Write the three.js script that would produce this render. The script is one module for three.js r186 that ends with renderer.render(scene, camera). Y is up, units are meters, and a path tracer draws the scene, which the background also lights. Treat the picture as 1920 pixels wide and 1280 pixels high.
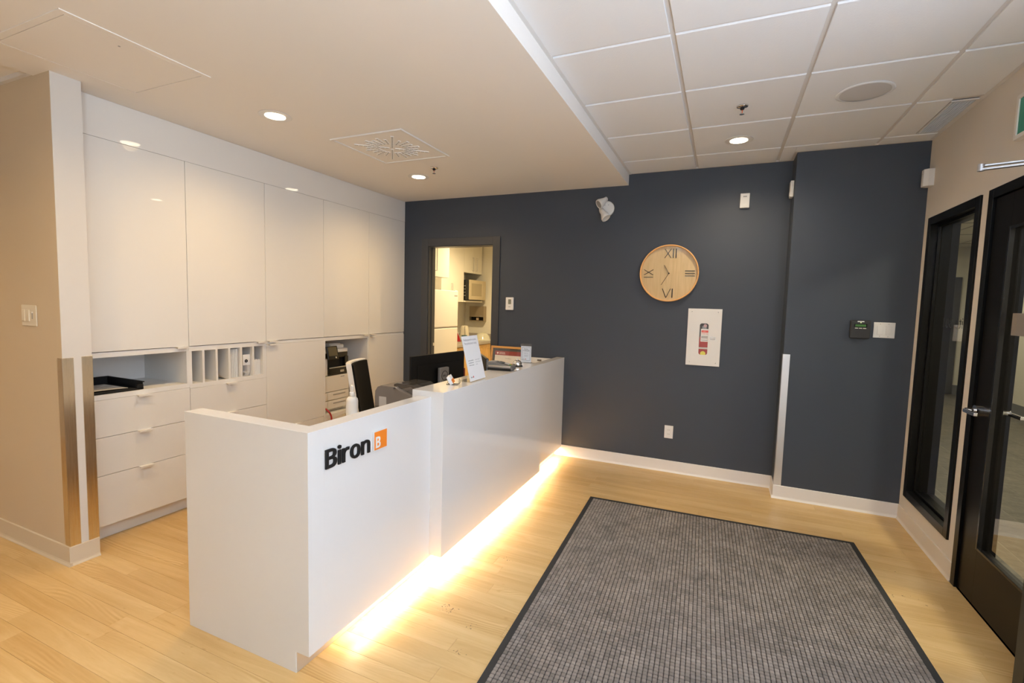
import * as THREE from 'three';
import { RoundedBoxGeometry } from 'three/addons/geometries/RoundedBoxGeometry.js';
import { mergeGeometries } from 'three/addons/utils/BufferGeometryUtils.js';
import { FontLoader } from 'three/addons/loaders/FontLoader.js';
import { TextGeometry } from 'three/addons/geometries/TextGeometry.js';
import { RectAreaLightUniformsLib } from 'three/addons/lights/RectAreaLightUniformsLib.js';

// ------------------------------------------------------------------ camera, light, exposure
const scene = new THREE.Scene();
scene.background = new THREE.Color(0.0, 0.0, 0.0);
const camera = new THREE.PerspectiveCamera(70.975, 1.5, 0.05, 60);
camera.rotation.order = 'YXZ';
camera.position.set(3.3507, 1.4967, 4.5399);
camera.rotation.set(-0.07697, 0.4133, 0.0273);
scene.add(camera);

const renderer = new THREE.WebGLRenderer({ antialias: true });
renderer.toneMapping = THREE.LinearToneMapping;
renderer.toneMappingExposure = 1.0;
renderer.shadowMap.enabled = true;
RectAreaLightUniformsLib.init();

const WARM = new THREE.Color().setRGB(1.0, 0.675, 0.30);
const STRIPCOLOR = new THREE.Color().setRGB(1.0, 0.78, 0.5);
const UPCOLOR = new THREE.Color().setRGB(0.74, 0.90, 1.07);
const TILEWARM = new THREE.Color().setRGB(1.0, 0.80, 0.55);
const COOL = new THREE.Color().setRGB(0.80, 0.88, 1.05);
const DOWN = 5.7;          // candela of each ceiling downlight
const STRIP = 155.0;        // strip under the desk
const DAY = 2.1;           // unseen window that cools the ceiling and desk
const KITCHEN = 22.0, CORRIDOR = 50.0, UPLIGHT = 345.0;

// daylight of an unseen window, placed to light the ceiling and desk front
const WIN = { z0: 2.5, z1: 4.7, y0: 0.35, y1: 2.5 };
{
  const day = new THREE.RectAreaLight(COOL, DAY, WIN.z1 - WIN.z0 - 0.1, WIN.y1 - WIN.y0 - 0.1);
  day.position.set(4.6, (WIN.y0 + WIN.y1) / 2, (WIN.z0 + WIN.z1) / 2);
  day.rotation.set(0, Math.PI / 2, 0);
  day.name = 'unseen_daylight';
  scene.add(day);
}

// ------------------------------------------------------------------ helpers
let seed = 7;
const rnd = () => { seed = (seed * 1664525 + 1013904223) >>> 0; return seed / 4294967296; };
const names = new Map();
const numbered = (n) => { const k = names.get(n) || 0; names.set(n, k + 1); return k ? `${n}_${String(k).padStart(3, '0')}` : n; };
const origin = new WeakMap();
const V = (x, y, z) => new THREE.Vector3(x, y, z);

function clean(g) {
  const h = g.index ? g.toNonIndexed() : g;
  for (const k of Object.keys(h.attributes)) if (!['position', 'normal', 'uv'].includes(k)) h.deleteAttribute(k);
  if (!h.attributes.uv) h.setAttribute('uv', new THREE.BufferAttribute(new Float32Array(h.attributes.position.count * 2), 2));
  h.morphAttributes = {};
  return h;
}
const join = (list) => list.length === 1 ? clean(list[0]) : mergeGeometries(list.map(clean), false);
// box between two corners (world or local metres), softened edges
function bx(x0, x1, y0, y1, z0, z1, r = 0.002) {
  const w = Math.abs(x1 - x0), h = Math.abs(y1 - y0), d = Math.abs(z1 - z0), rr = Math.min(r, w / 2.2, h / 2.2, d / 2.2);
  const g = rr > 0.0002 ? new RoundedBoxGeometry(w, h, d, rr > 0.012 ? 4 : 2, rr) : new THREE.BoxGeometry(w, h, d);
  g.translate((x0 + x1) / 2, (y0 + y1) / 2, (z0 + z1) / 2);
  return g;
}
const plain = (x0, x1, y0, y1, z0, z1) => bx(x0, x1, y0, y1, z0, z1, 0);
// bevelled slab seen from the top (dir 1) or from below (dir -1), with uv in metres
function slab(x0, x1, ya, yb, z0, z1, c, off = [0, 0]) {
  const p = [], n = [], uv = [];
  const top = yb, low = ya, s = Math.sign(yb - ya), cy = yb - s * c;
  const quad = (a, b, d, e) => {
    const u = V().subVectors(b, a), w = V().subVectors(d, a), m = V().crossVectors(u, w).normalize();
    for (const q of [a, b, d, a, d, e]) { p.push(q.x, q.y, q.z); n.push(m.x, m.y, m.z); uv.push(q.x + off[0], q.z + off[1]); }
  };
  const X0 = x0 + c, X1 = x1 - c, Z0 = z0 + c, Z1 = z1 - c;
  const f = s > 0 ? quad : (a, b, d, e) => quad(a, e, d, b);
  f(V(X0, top, Z1), V(X1, top, Z1), V(X1, top, Z0), V(X0, top, Z0));
  f(V(x0, cy, z1), V(x1, cy, z1), V(X1, top, Z1), V(X0, top, Z1));
  f(V(x1, cy, z0), V(x0, cy, z0), V(X0, top, Z0), V(X1, top, Z0));
  f(V(x1, cy, z1), V(x1, cy, z0), V(X1, top, Z0), V(X1, top, Z1));
  f(V(x0, cy, z0), V(x0, cy, z1), V(X0, top, Z1), V(X0, top, Z0));
  f(V(x0, low, z1), V(x1, low, z1), V(x1, cy, z1), V(x0, cy, z1));
  f(V(x1, low, z0), V(x0, low, z0), V(x0, cy, z0), V(x1, cy, z0));
  f(V(x1, low, z1), V(x1, low, z0), V(x1, cy, z0), V(x1, cy, z1));
  f(V(x0, low, z0), V(x0, low, z1), V(x0, cy, z1), V(x0, cy, z0));
  const g = new THREE.BufferGeometry();
  g.setAttribute('position', new THREE.Float32BufferAttribute(p, 3));
  g.setAttribute('normal', new THREE.Float32BufferAttribute(n, 3));
  g.setAttribute('uv', new THREE.Float32BufferAttribute(uv, 2));
  return g;
}
function cyl(r0, r1, h, seg = 32) { return new THREE.CylinderGeometry(r0, r1, h, seg); }
function lathe(pts, seg = 40) { return new THREE.LatheGeometry(pts.map(([r, y]) => new THREE.Vector2(r, y)), seg); }
// tube through points
function tube(pts, r, seg = 24, rad = 10) { return new THREE.TubeGeometry(new THREE.CatmullRomCurve3(pts.map((a) => V(...a))), seg, r, rad, false); }
function bar(a, b, w, h) { // straight square bar between two points
  const A = V(...a), Bv = V(...b), len = A.distanceTo(Bv), g = new RoundedBoxGeometry(w, h, len, 2, Math.min(w, h) * 0.15);
  const m = new THREE.Matrix4().lookAt(Bv, A, V(0, 1, 0)); m.setPosition(A.clone().add(Bv).multiplyScalar(0.5));
  return g.applyMatrix4(m);
}
// outline (list of [a,b]) extruded by d; plane 'xy' along +z, 'zy' along +x, 'xz' along +y
function ext(pts, d, bevel = 0, holes = []) {
  const s = new THREE.Shape(pts.map(([a, b]) => new THREE.Vector2(a, b)));
  for (const h of holes) s.holes.push(new THREE.Path(h.map(([a, b]) => new THREE.Vector2(a, b))));
  return new THREE.ExtrudeGeometry(s, { depth: d, bevelEnabled: bevel > 0, bevelSize: bevel, bevelThickness: bevel, bevelSegments: 2, curveSegments: 16 });
}
function roundRect(x0, x1, y0, y1, r, n = 6) {
  const out = [], c = [[x1 - r, y0 + r, -90], [x1 - r, y1 - r, 0], [x0 + r, y1 - r, 90], [x0 + r, y0 + r, 180]];
  for (const [cx, cy, a] of c) for (let i = 0; i <= n; i++) { const t = (a + 90 * i / n) * Math.PI / 180; out.push([cx + r * Math.cos(t), cy + r * Math.sin(t)]); }
  return out;
}

function thing(name, label, category, at = [0, 0, 0], turn = 0, group) {
  const o = new THREE.Group(); o.name = numbered(name); o.position.set(...at); o.rotation.y = turn;
  o.userData = { label, category }; if (group) o.userData.group = group;
  scene.add(o); origin.set(o, V(...at)); return o;
}
// a part given in the local metres of its thing
function part(parent, name, geos, m, label) {
  const o = new THREE.Mesh(join(Array.isArray(geos) ? geos : [geos]), m);
  o.name = name; o.castShadow = o.receiveShadow = true; parent.add(o);
  if (label) o.userData.label = label;
  origin.set(o, V(0, 0, 0));
  return o;
}
// a part given in world metres, for things that are not turned
function wpart(parent, name, geos, m, label) {
  const g = join(Array.isArray(geos) ? geos : [geos]), at = V(0, 0, 0);
  for (let q = parent; q && q !== scene; q = q.parent) at.add(q.position);
  g.translate(-at.x, -at.y, -at.z);
  return part(parent, name, g, m, label);
}
function single(name, label, category, geos, m, group) {
  const o = part(scene, numbered(name), geos, m, label); o.userData.category = category; if (group) o.userData.group = group; return o;
}
function struct(name, geos, m, label) {
  const o = part(scene, name, geos, m); o.userData.kind = 'structure'; if (label) o.userData.label = label; return o;
}
function structGroup(name, label) { const o = new THREE.Group(); o.name = name; o.userData = { kind: 'structure' }; if (label) o.userData.label = label; scene.add(o); return o; }

// ------------------------------------------------------------------ textures
function lattice(n, s) { let q = s >>> 0; const a = new Float32Array(n); for (let i = 0; i < n; i++) { q = (q * 1664525 + 1013904223) >>> 0; a[i] = q / 4294967296; } return a; }
function noise2(W, H, s) { // periodic value noise
  const a = lattice(W * H, s), sm = (t) => t * t * (3 - 2 * t);
  return (x, y) => {
    const x0 = Math.floor(x), y0 = Math.floor(y), fx = sm(x - x0), fy = sm(y - y0);
    const i = ((x0 % W) + W) % W, j = ((y0 % H) + H) % H, k = (i + 1) % W, l = (j + 1) % H;
    return (a[j * W + i] * (1 - fx) + a[j * W + k] * fx) * (1 - fy) + (a[l * W + i] * (1 - fx) + a[l * W + k] * fx) * fy;
  };
}
function dataTex(w, h, f, srgb = true) {
  const d = new Uint8Array(w * h * 4);
  for (let y = 0; y < h; y++) for (let x = 0; x < w; x++) { const c = f(x / w, y / h), k = (y * w + x) * 4; d[k] = c[0]; d[k + 1] = c[1]; d[k + 2] = c[2]; d[k + 3] = 255; }
  const t = new THREE.DataTexture(d, w, h); t.wrapS = t.wrapT = THREE.RepeatWrapping; t.magFilter = THREE.LinearFilter; t.minFilter = THREE.LinearMipmapLinearFilter;
  if (srgb) t.colorSpace = THREE.SRGBColorSpace; t.needsUpdate = true; return t;
}
const c255 = (v) => Math.max(0, Math.min(255, v));
// maple print of the floor strips: 4 m by 1 m
const woodTex = (() => {
  const a = noise2(10, 46, 11), b = noise2(26, 160, 12), c = noise2(9, 13, 13), d = noise2(120, 420, 14), e = noise2(14, 22, 15), k = noise2(60, 80, 19), w = noise2(6, 10, 16);
  return dataTex(2048, 1024, (u, v) => {
    const warp = (w(u * 6, v * 10) - 0.5) * 2.0 + (c(u * 9, v * 13) - 0.5) * 0.8;
    const streak = a(u * 10, v * 46 + warp * 1.6) - 0.5, fine = b(u * 26, v * 160 + warp * 5) - 0.5, pore = d(u * 120, v * 420 + warp * 9) - 0.5;
    const fig = Math.max(0, e(u * 14, v * 22) - 0.58), ring = Math.sin((v * 120 + u * 40 + warp * 10) * 3.0) * fig;
    const cloud = c(u * 9 + 3.3, v * 13 + 5.1) - 0.5, knot = Math.max(0, k(u * 60, v * 80) - 0.95) * 8;
    const t = streak * 14 + fine * 8 + pore * 5 + ring * 30 + cloud * 15 - knot * 50;
    return [c255(211 + t * 0.75), c255(177 + t * 0.95), c255(121 + t * 1.1)];
  });
})();
woodTex.repeat.set(1 / 4, 1);
const woodRough = (() => { const a = noise2(64, 64, 21), b = noise2(12, 12, 22); return dataTex(256, 256, (u, v) => { const r = 82 + a(u * 64, v * 64) * 22 + b(u * 12, v * 12) * 26; return [r, r, r]; }, false); })();
const fineBump = (() => { const a = noise2(256, 256, 31), b = noise2(90, 90, 32); return dataTex(256, 256, (u, v) => { const r = 90 + a(u * 256, v * 256) * 90 + b(u * 90, v * 90) * 60; return [r, r, r]; }, false); })();
fineBump.repeat.set(3, 3);
const brush = (() => { const a = noise2(512, 4, 41); return dataTex(512, 64, (u, v) => { const r = 70 + a(u * 512, v * 4) * 110; return [r, r, r]; }, false); })();
const tileStone = (() => {
  const a = noise2(20, 40, 51), b = noise2(80, 30, 52), c = noise2(200, 200, 53);
  return dataTex(512, 512, (u, v) => { const t = (a(u * 20, v * 40) - 0.5) * 36 + (b(u * 80, v * 30) - 0.5) * 22 + (c(u * 200, v * 200) - 0.5) * 10; return [c255(136 + t), c255(132 + t), c255(122 + t)]; });
})();
const palewood = (() => {
  const a = noise2(160, 8, 61), b = noise2(40, 5, 62);
  return dataTex(512, 512, (u, v) => { const t = (a(u * 160, v * 8) - 0.5) * 9 + (b(u * 40, v * 5) - 0.5) * 10; return [c255(212 + t), c255(184 + t), c255(134 + t * 1.1)]; });
})();
const maplewood = (() => {
  const a = noise2(120, 6, 65), b = noise2(30, 4, 66);
  return dataTex(512, 512, (u, v) => { const t = (a(u * 120, v * 6) - 0.5) * 22 + (b(u * 30, v * 4) - 0.5) * 24; return [c255(222 + t), c255(180 + t), c255(112 + t * 1.2)]; });
})();
function canvasTex(w, h, draw) { const c = document.createElement('canvas'); c.width = w; c.height = h; const x = c.getContext('2d'); draw(x, w, h); const t = new THREE.CanvasTexture(c); t.colorSpace = THREE.SRGBColorSpace; return t; }
// flat printed face, size w by h, facing +z, centred
function printed(w, h) { return new THREE.PlaneGeometry(w, h); }

// ------------------------------------------------------------------ materials
const S = (color, roughness = 0.6, o = {}) => { const m = new THREE.MeshPhysicalMaterial({ roughness, metalness: 0, ...o }); Array.isArray(color) ? m.color.setRGB(...color) : m.color.set(color); return m; };
const metal = (color, roughness, o = {}) => S(color, roughness, { metalness: 1, ...o });
const M = {
  slate: S([0.0455, 0.0565, 0.077], 0.55, { bumpMap: fineBump, bumpScale: 0.0004 }),
  slateTrim: S([0.05, 0.054, 0.062], 0.4),
  beige: S([0.70, 0.64, 0.56], 0.7, { bumpMap: fineBump, bumpScale: 0.0004 }),
  hallPaint: S([0.62, 0.51, 0.37], 0.7, { bumpMap: fineBump, bumpScale: 0.0004 }),
  whitePaint: S([0.8, 0.79, 0.77], 0.6),
  ceilPaint: S([0.87, 0.84, 0.80], 0.75),
  tile: S([0.85, 0.868, 0.89], 0.85, { bumpMap: fineBump, bumpScale: 0.0009 }),
  tee: S([0.74, 0.72, 0.70], 0.5),
  gloss: S([0.80, 0.78, 0.745], 0.02),
  satin: S([0.79, 0.77, 0.735], 0.28),
  carcass: S([0.80, 0.79, 0.77], 0.45),
  deskGloss: S([0.74, 0.73, 0.72], 0.03),
  kick: S([0.62, 0.55, 0.46], 0.35, { metalness: 0.5 }),
  base: S([0.80, 0.77, 0.74], 0.5),
  black: S([0.009, 0.009, 0.0095], 0.5, { specularIntensity: 0.6 }),
  blackGloss: S([0.010, 0.010, 0.011], 0.18),
  frameBlack: S([0.004, 0.004, 0.004], 0.28, { specularIntensity: 0.4 }),
  doorDark: S([0.006, 0.0048, 0.004], 0.34, { specularIntensity: 0.35 }),
  steel: metal([0.72, 0.64, 0.52], 0.5, { roughnessMap: brush, anisotropy: 0.3 }),
  chrome: metal([0.82, 0.82, 0.83], 0.08),
  satinMetal: metal([0.7, 0.7, 0.71], 0.28),
  alu: metal([0.78, 0.78, 0.78], 0.42),
  whitePlastic: S([0.80, 0.79, 0.77], 0.35),
  offWhite: S([0.76, 0.72, 0.66], 0.4),
  greyPlastic: S([0.155, 0.135, 0.12], 0.4),
  midGrey: S([0.36, 0.35, 0.34], 0.4),
  paper: S([0.82, 0.82, 0.82], 0.9),
  red: S([0.42, 0.02, 0.025], 0.3),
  orange: S([0.85, 0.23, 0.02], 0.4),
  wood: S([1, 1, 1], 0.4, { map: maplewood }),
  clockWood: S([0.80, 0.44, 0.16], 0.4),
  clockFace: S([1, 1, 1], 0.55, { map: palewood }),
  glass: S([1, 1, 1], 0.0, { transmission: 1, thickness: 0, ior: 1.5 }),
  clear: S([0.95, 0.96, 0.97], 0.03, { transmission: 1, thickness: 0, ior: 1.45 }),
  smoke: S([0.35, 0.33, 0.31], 0.06, { transmission: 0.85, thickness: 0, ior: 1.5 }),
  subfloor: S([0.32, 0.26, 0.18], 0.9),
  counterTop: S([0.42, 0.38, 0.33], 0.4),
  kitchenWhite: S([0.82, 0.79, 0.70], 0.4),
  corridorPaint: S([0.52, 0.49, 0.40], 0.7),
  corridorTile: S([1, 1, 1], 0.42, { map: tileStone }),
  grout: S([0.52, 0.48, 0.40], 0.8),
  darkTile: S([0.12, 0.12, 0.11], 0.4),
};
const glow = (c, k) => { const m = new THREE.MeshStandardMaterial({ color: 0xffffff, roughness: 0.5 }); m.emissive = c.clone(); m.emissiveIntensity = k; return m; };

// key places (metres)
const YC = 2.716, YB = 2.618, XB = 2.489, XR = 4.617, XS = 3.802, ZS = 0.225, HB = 0.107, ZREAR = 7.0, XHALL = -2.8;
const DK = { xd: 1.933, xk: 1.863, yl: 0.988, zd: 3.213, t: 0.08, xe: 1.204, hk: 0.09, xh: 2.011, yh: 1.018, zh: 2.374, zf: 0.835, xi: 1.812, hk2: 0.106 };

// ================================================================== SETTING
// floor: maple-look vinyl strips running along the dark wall
{
  const floor = structGroup('floor', 'pale maple-look vinyl strip floor');
  part(floor, 'subfloor', plain(XHALL, XR, -0.06, -0.006, 0.0, ZREAR), M.subfloor);
  const tones = [[0.99, 0.98, 0.97], [0.96, 0.935, 0.90], [0.985, 0.96, 0.92], [0.975, 0.965, 0.955], [0.94, 0.905, 0.86]].map((c) => S(c, 1, { map: woodTex, roughnessMap: woodRough }));
  tones.forEach((m) => { m.roughness = 0.9; });
  const W = 0.0889, strips = [];
  camera.updateMatrixWorld(); const proj = new THREE.Matrix4(); camera.aspect = 1.5; camera.updateProjectionMatrix();
  proj.multiplyMatrices(camera.projectionMatrix, camera.matrixWorld.clone().invert());
  const px = (x, z) => { const q = new THREE.Vector4(x, 0, z, 1).applyMatrix4(proj); return q.w > 0.05 ? [q.x / q.w, q.y / q.w] : null; };
  for (let z = 0.0; z < ZREAR - 0.001; z += W) {
    let x = XHALL - rnd() * 1.2;
    while (x < XR) {
      const L = 1.22, x0 = Math.max(x, XHALL), x1 = Math.min(x + L, XR), z1 = Math.min(z + W, ZREAR); x += L;
      if (x1 - x0 < 0.01) continue;
      const tone = Math.floor(rnd() * 5), off = [rnd() * 4, rnd()];
      const cs = [px(x0, z), px(x1, z), px(x1, z1), px(x0, z1), px((x0 + x1) / 2, (z + z1) / 2)];
      let area = 0;
      if (cs.every(Boolean) && cs.some(([a, b]) => Math.abs(a) < 1.02 && Math.abs(b) < 1.02)) for (let i = 0; i < 4; i++) { const a = cs[i], b = cs[(i + 1) % 4]; area += a[0] * b[1] - b[0] * a[1]; }
      area = Math.abs(area);
      if (x1 < 0.0 && z < 3.05) area = 0;                                   // behind the cupboards
      strips.push({ g: [x0 + 0.0003, x1 - 0.0003, z + 0.0003, z1 - 0.0003], tone, off, area });
    }
  }
  strips.sort((a, b) => b.area - a.area);
  const rest = [];
  strips.forEach((s, i) => {
    const g = slab(s.g[0], s.g[1], -0.006, 0, s.g[2], s.g[3], 0.0005, s.off);
    if (i < 300 && s.area > 0) part(floor, 'plank', g, tones[s.tone]); else rest.push(g);
  });
  part(floor, 'plank_field', rest, tones[0]).userData.kind = 'stuff';
}

// dark back wall with the kitchen doorway
const DW = { x0: 0.32, x1: 1.117, top: 2.113 };
struct('wall_back', [plain(-0.9, DW.x0, 0, 2.9, -0.12, 0), plain(DW.x1, XR + 0.14, 0, 2.9, -0.12, 0), plain(DW.x0, DW.x1, DW.top, 2.9, -0.12, 0)], M.slate, 'matte charcoal blue wall');
struct('wall_pier', bx(XS, XR, 0, 2.9, -0.01, ZS, 0.002), M.slate, 'charcoal blue pier stepping out of the dark wall');
// beige wall with the sidelight and the entrance door
const SL = { z0: 0.322, z1: 1.057, y0: 0.206, y1: 2.166 }, DR = { z0: 1.15, z1: 2.17, y1: 2.168 };
struct('wall_right', [plain(XR, XR + 0.14, 0, 2.9, -0.12, SL.z0), plain(XR, XR + 0.14, 0, SL.y0, SL.z0, SL.z1), plain(XR, XR + 0.14, SL.y1, 2.9, SL.z0, SL.z1),
  plain(XR, XR + 0.14, 0, 2.9, SL.z1, DR.z0), plain(XR, XR + 0.14, DR.y1, 2.9, DR.z0, DR.z1), plain(XR, XR + 0.14, 0, 2.9, DR.z1, WIN.z0), plain(XR, XR + 0.14, 0, WIN.y0, WIN.z0, WIN.z1), plain(XR, XR + 0.14, WIN.y1, 2.9, WIN.z0, WIN.z1), plain(XR, XR + 0.14, 0, 2.9, WIN.z1, ZREAR + 0.1)], M.beige, 'beige painted entrance wall');
struct('wall_left', plain(-0.72, -0.62, 0, 2.9, 0, 3.055), M.whitePaint);
struct('wall_hall', bx(XHALL, 0.147, 0, 2.64, 3.055, 3.186, 0.003), M.hallPaint, 'cream painted hall wall ending beside the cupboards');
struct('wall_far_left', plain(XHALL - 0.1, XHALL, 0, 2.9, 3.055, ZREAR + 0.1), M.hallPaint);
struct('wall_rear', plain(XHALL, XR, 0, 2.9, ZREAR, ZREAR + 0.12), M.beige);
{ // window out of view beside the viewer, placed for its cool light
  const w = structGroup('unseen_window_2', 'unseen bright window in the entrance wall placed to light the room');
  const fr = [plain(XR - 0.01, XR + 0.1, WIN.y0, WIN.y0 + 0.06, WIN.z0, WIN.z1), plain(XR - 0.01, XR + 0.1, WIN.y1 - 0.06, WIN.y1, WIN.z0, WIN.z1)];
  for (let i = 0; i < 4; i++) { const z = WIN.z0 + 0.03 + (WIN.z1 - WIN.z0 - 0.06) * i / 3; fr.push(plain(XR - 0.01, XR + 0.1, WIN.y0, WIN.y1, z - 0.03, z + 0.03)); }
  part(w, 'window_frame', fr, M.frameBlack);
  part(w, 'unseen_window_daylight', plain(XR + 0.11, XR + 0.13, WIN.y0, WIN.y1, WIN.z0, WIN.z1), glow(COOL, 1.5));
}
// ceilings
struct('ceiling_soffit', [bx(-0.012, XB, YB, 2.9, 0.0, ZREAR, 0.001)], M.ceilPaint, 'lowered painted ceiling above the desk');
struct('ceiling_slab', [plain(XHALL - 0.1, XR + 0.14, 2.9, 3.0, -0.12, ZREAR + 0.12)], M.whitePaint);
struct('ceiling_hall', [plain(XHALL, -0.012, 2.645, 2.9, 3.186, ZREAR)], M.ceilPaint);
struct('trim_hall', [plain(XHALL, -0.012, 2.622, 2.645, 3.186, 3.206)], M.tee);
{ // suspended tile ceiling
  const c = structGroup('ceiling', 'suspended ceiling of square white tiles');
  const G = 0.6096, gap = 0.011, xs = [XB + 0.018, 3.075, 3.685, 4.294, XR - 0.02];
  const zs = [0.02]; for (let z = 0.392; z < ZREAR; z += G) zs.push(z); zs.push(ZREAR);
  const up = YC + 0.009;
  part(c, 'ceiling_backing', plain(XB, XR, up + 0.004, up + 0.02, 0, ZREAR), M.tee);
  for (const x of xs.slice(1, 4)) part(c, 'main_tee', plain(x - 0.012, x + 0.012, up, up + 0.004, 0, ZREAR), M.tee);
  for (const z of zs.slice(1, -1)) for (let i = 0; i < 4; i++) part(c, 'cross_tee', plain(xs[i] + (i ? 0.012 : -0.018), xs[i + 1] - (i < 3 ? 0.012 : -0.02), up, up + 0.004, z - 0.012, z + 0.012), M.tee);
  part(c, 'edge_moulding', [plain(XB, XB + 0.02, YC - 0.002, YC + 0.012, 0, ZREAR)], M.tee);
  part(c, 'edge_moulding', [plain(XR - 0.02, XR, YC + 0.0008, YC + 0.012, ZS + 0.02, ZREAR)], M.tee);
  part(c, 'edge_moulding', [plain(XB + 0.02, XS - 0.02, YC + 0.001, YC + 0.012, 0, 0.02), plain(XS - 0.02, XS, YC + 0.001, YC + 0.012, 0, ZS), plain(XS - 0.02, XR, YC + 0.001, YC + 0.012, ZS, ZS + 0.02)], M.tee);
  for (let i = 0; i < 4; i++) for (let j = 0; j < zs.length - 1; j++) {
    let x0 = xs[i] + (i ? gap : 0), x1 = xs[i + 1] - (i < 3 ? gap : 0), z0 = zs[j] + (j ? gap : 0), z1 = zs[j + 1] - gap;
    if (j === 0 && i === 2) { part(c, 'ceiling_tile', slab(x0, XS - 0.02, up + 0.003, YC, z0, z1, 0.002, [rnd(), rnd()]), M.tile); x0 = XS - 0.02; z0 = ZS + 0.02; }
    if (j === 0 && i === 3) z0 = ZS + 0.02;
    if (j === 1 && i === 3) x1 = 4.468;
    part(c, 'ceiling_tile', slab(x0, x1, up + 0.003, YC, z0, z1, 0.002, [rnd(), rnd()]), M.tile);
  }
}
// baseboards: a flat board with a small coved foot
const boardShape = [[0, 0], [0.008, 0], [0.008, HB - 0.003], [0.006, HB], [0, HB]], footShape = [[0, 0], [0.016, 0], [0.015, 0.004], [0.010, 0.012], [0.008, 0.02], [0, 0.02]];
// run along x at wall face z; ends may pass an outer corner by the board or foot thickness (e0, e1)
function baseAlongX(x0, x1, z, e0 = 0, e1 = 0) { return [[boardShape, 0.008], [footShape, 0.016]].map(([p, k]) => { const g = ext(p, x1 - x0 + k * (e0 + e1)); g.rotateY(-Math.PI / 2); g.translate(x1 + k * e1, 0, z); return g; }); }
function baseAlongZ(z0, z1, x, dir, e1 = 0) { return [[boardShape, 0.008], [footShape, 0.016]].map(([p, k]) => { const L = z1 - z0 + k * e1, g = ext(dir < 0 ? p.map(([a, b]) => [-a, b]).reverse() : p, L); g.translate(x, 0, z0); return g; }); }
struct('baseboard_back', baseAlongX(DW.x1 + 0.09, XS, 0), M.base);
struct('baseboard_pier', [...baseAlongX(XS, XR, ZS, 1, 0), ...baseAlongZ(0, ZS, XS, -1, 0)], M.base);
struct('baseboard_right', [...baseAlongZ(ZS, DR.z0 - 0.004, XR, -1), ...baseAlongZ(DR.z1 + 0.05, ZREAR, XR, -1)], S([0.69, 0.62, 0.53], 0.5));
struct('baseboard_hall', [...baseAlongX(XHALL, 0.147, 3.186, 0, 1), ...baseAlongZ(3.055, 3.186, 0.147, 1, 0)], S([0.66, 0.575, 0.45], 0.5));

// white end panel of the hall wall and steel corner guards
struct('trim_wall_end', bx(0.1455, 0.1485, HB, YB, 3.0545, 3.1855, 0.0005), S([0.68, 0.645, 0.6], 0.6));
function guard(name, label, corner, sx, sz, h0, h1, m, group) { // L profile round a wall corner
  const [x, z] = corner, w = 0.048, t = 0.0025;
  const o = single(name, label, 'corner guard', [bx(x + (sx > 0 ? 0 : -t), x + (sx > 0 ? t : 0), h0, h1, z - sz * w, z + sz * t, 0.001), bx(x - sx * w, x + sx * t, h0, h1, z + (sz > 0 ? 0 : -t), z + (sz > 0 ? t : 0), 0.001)], m, group);
  return o;
}
guard('corner_guard', 'brushed steel corner guard beside the cream hall wall', [0.1485, 3.186], 1, 1, 0.088, 1.146, M.steel);
guard('corner_guard', 'brushed steel corner guard next to the open shelf with the black tray', [0.1485, 3.055], 1, -1, 0.088, 1.149, M.steel);
guard('corner_guard', 'pale aluminium corner guard on the charcoal pier', [XS, ZS], -1, 1, HB, 1.165, M.alu);

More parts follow.
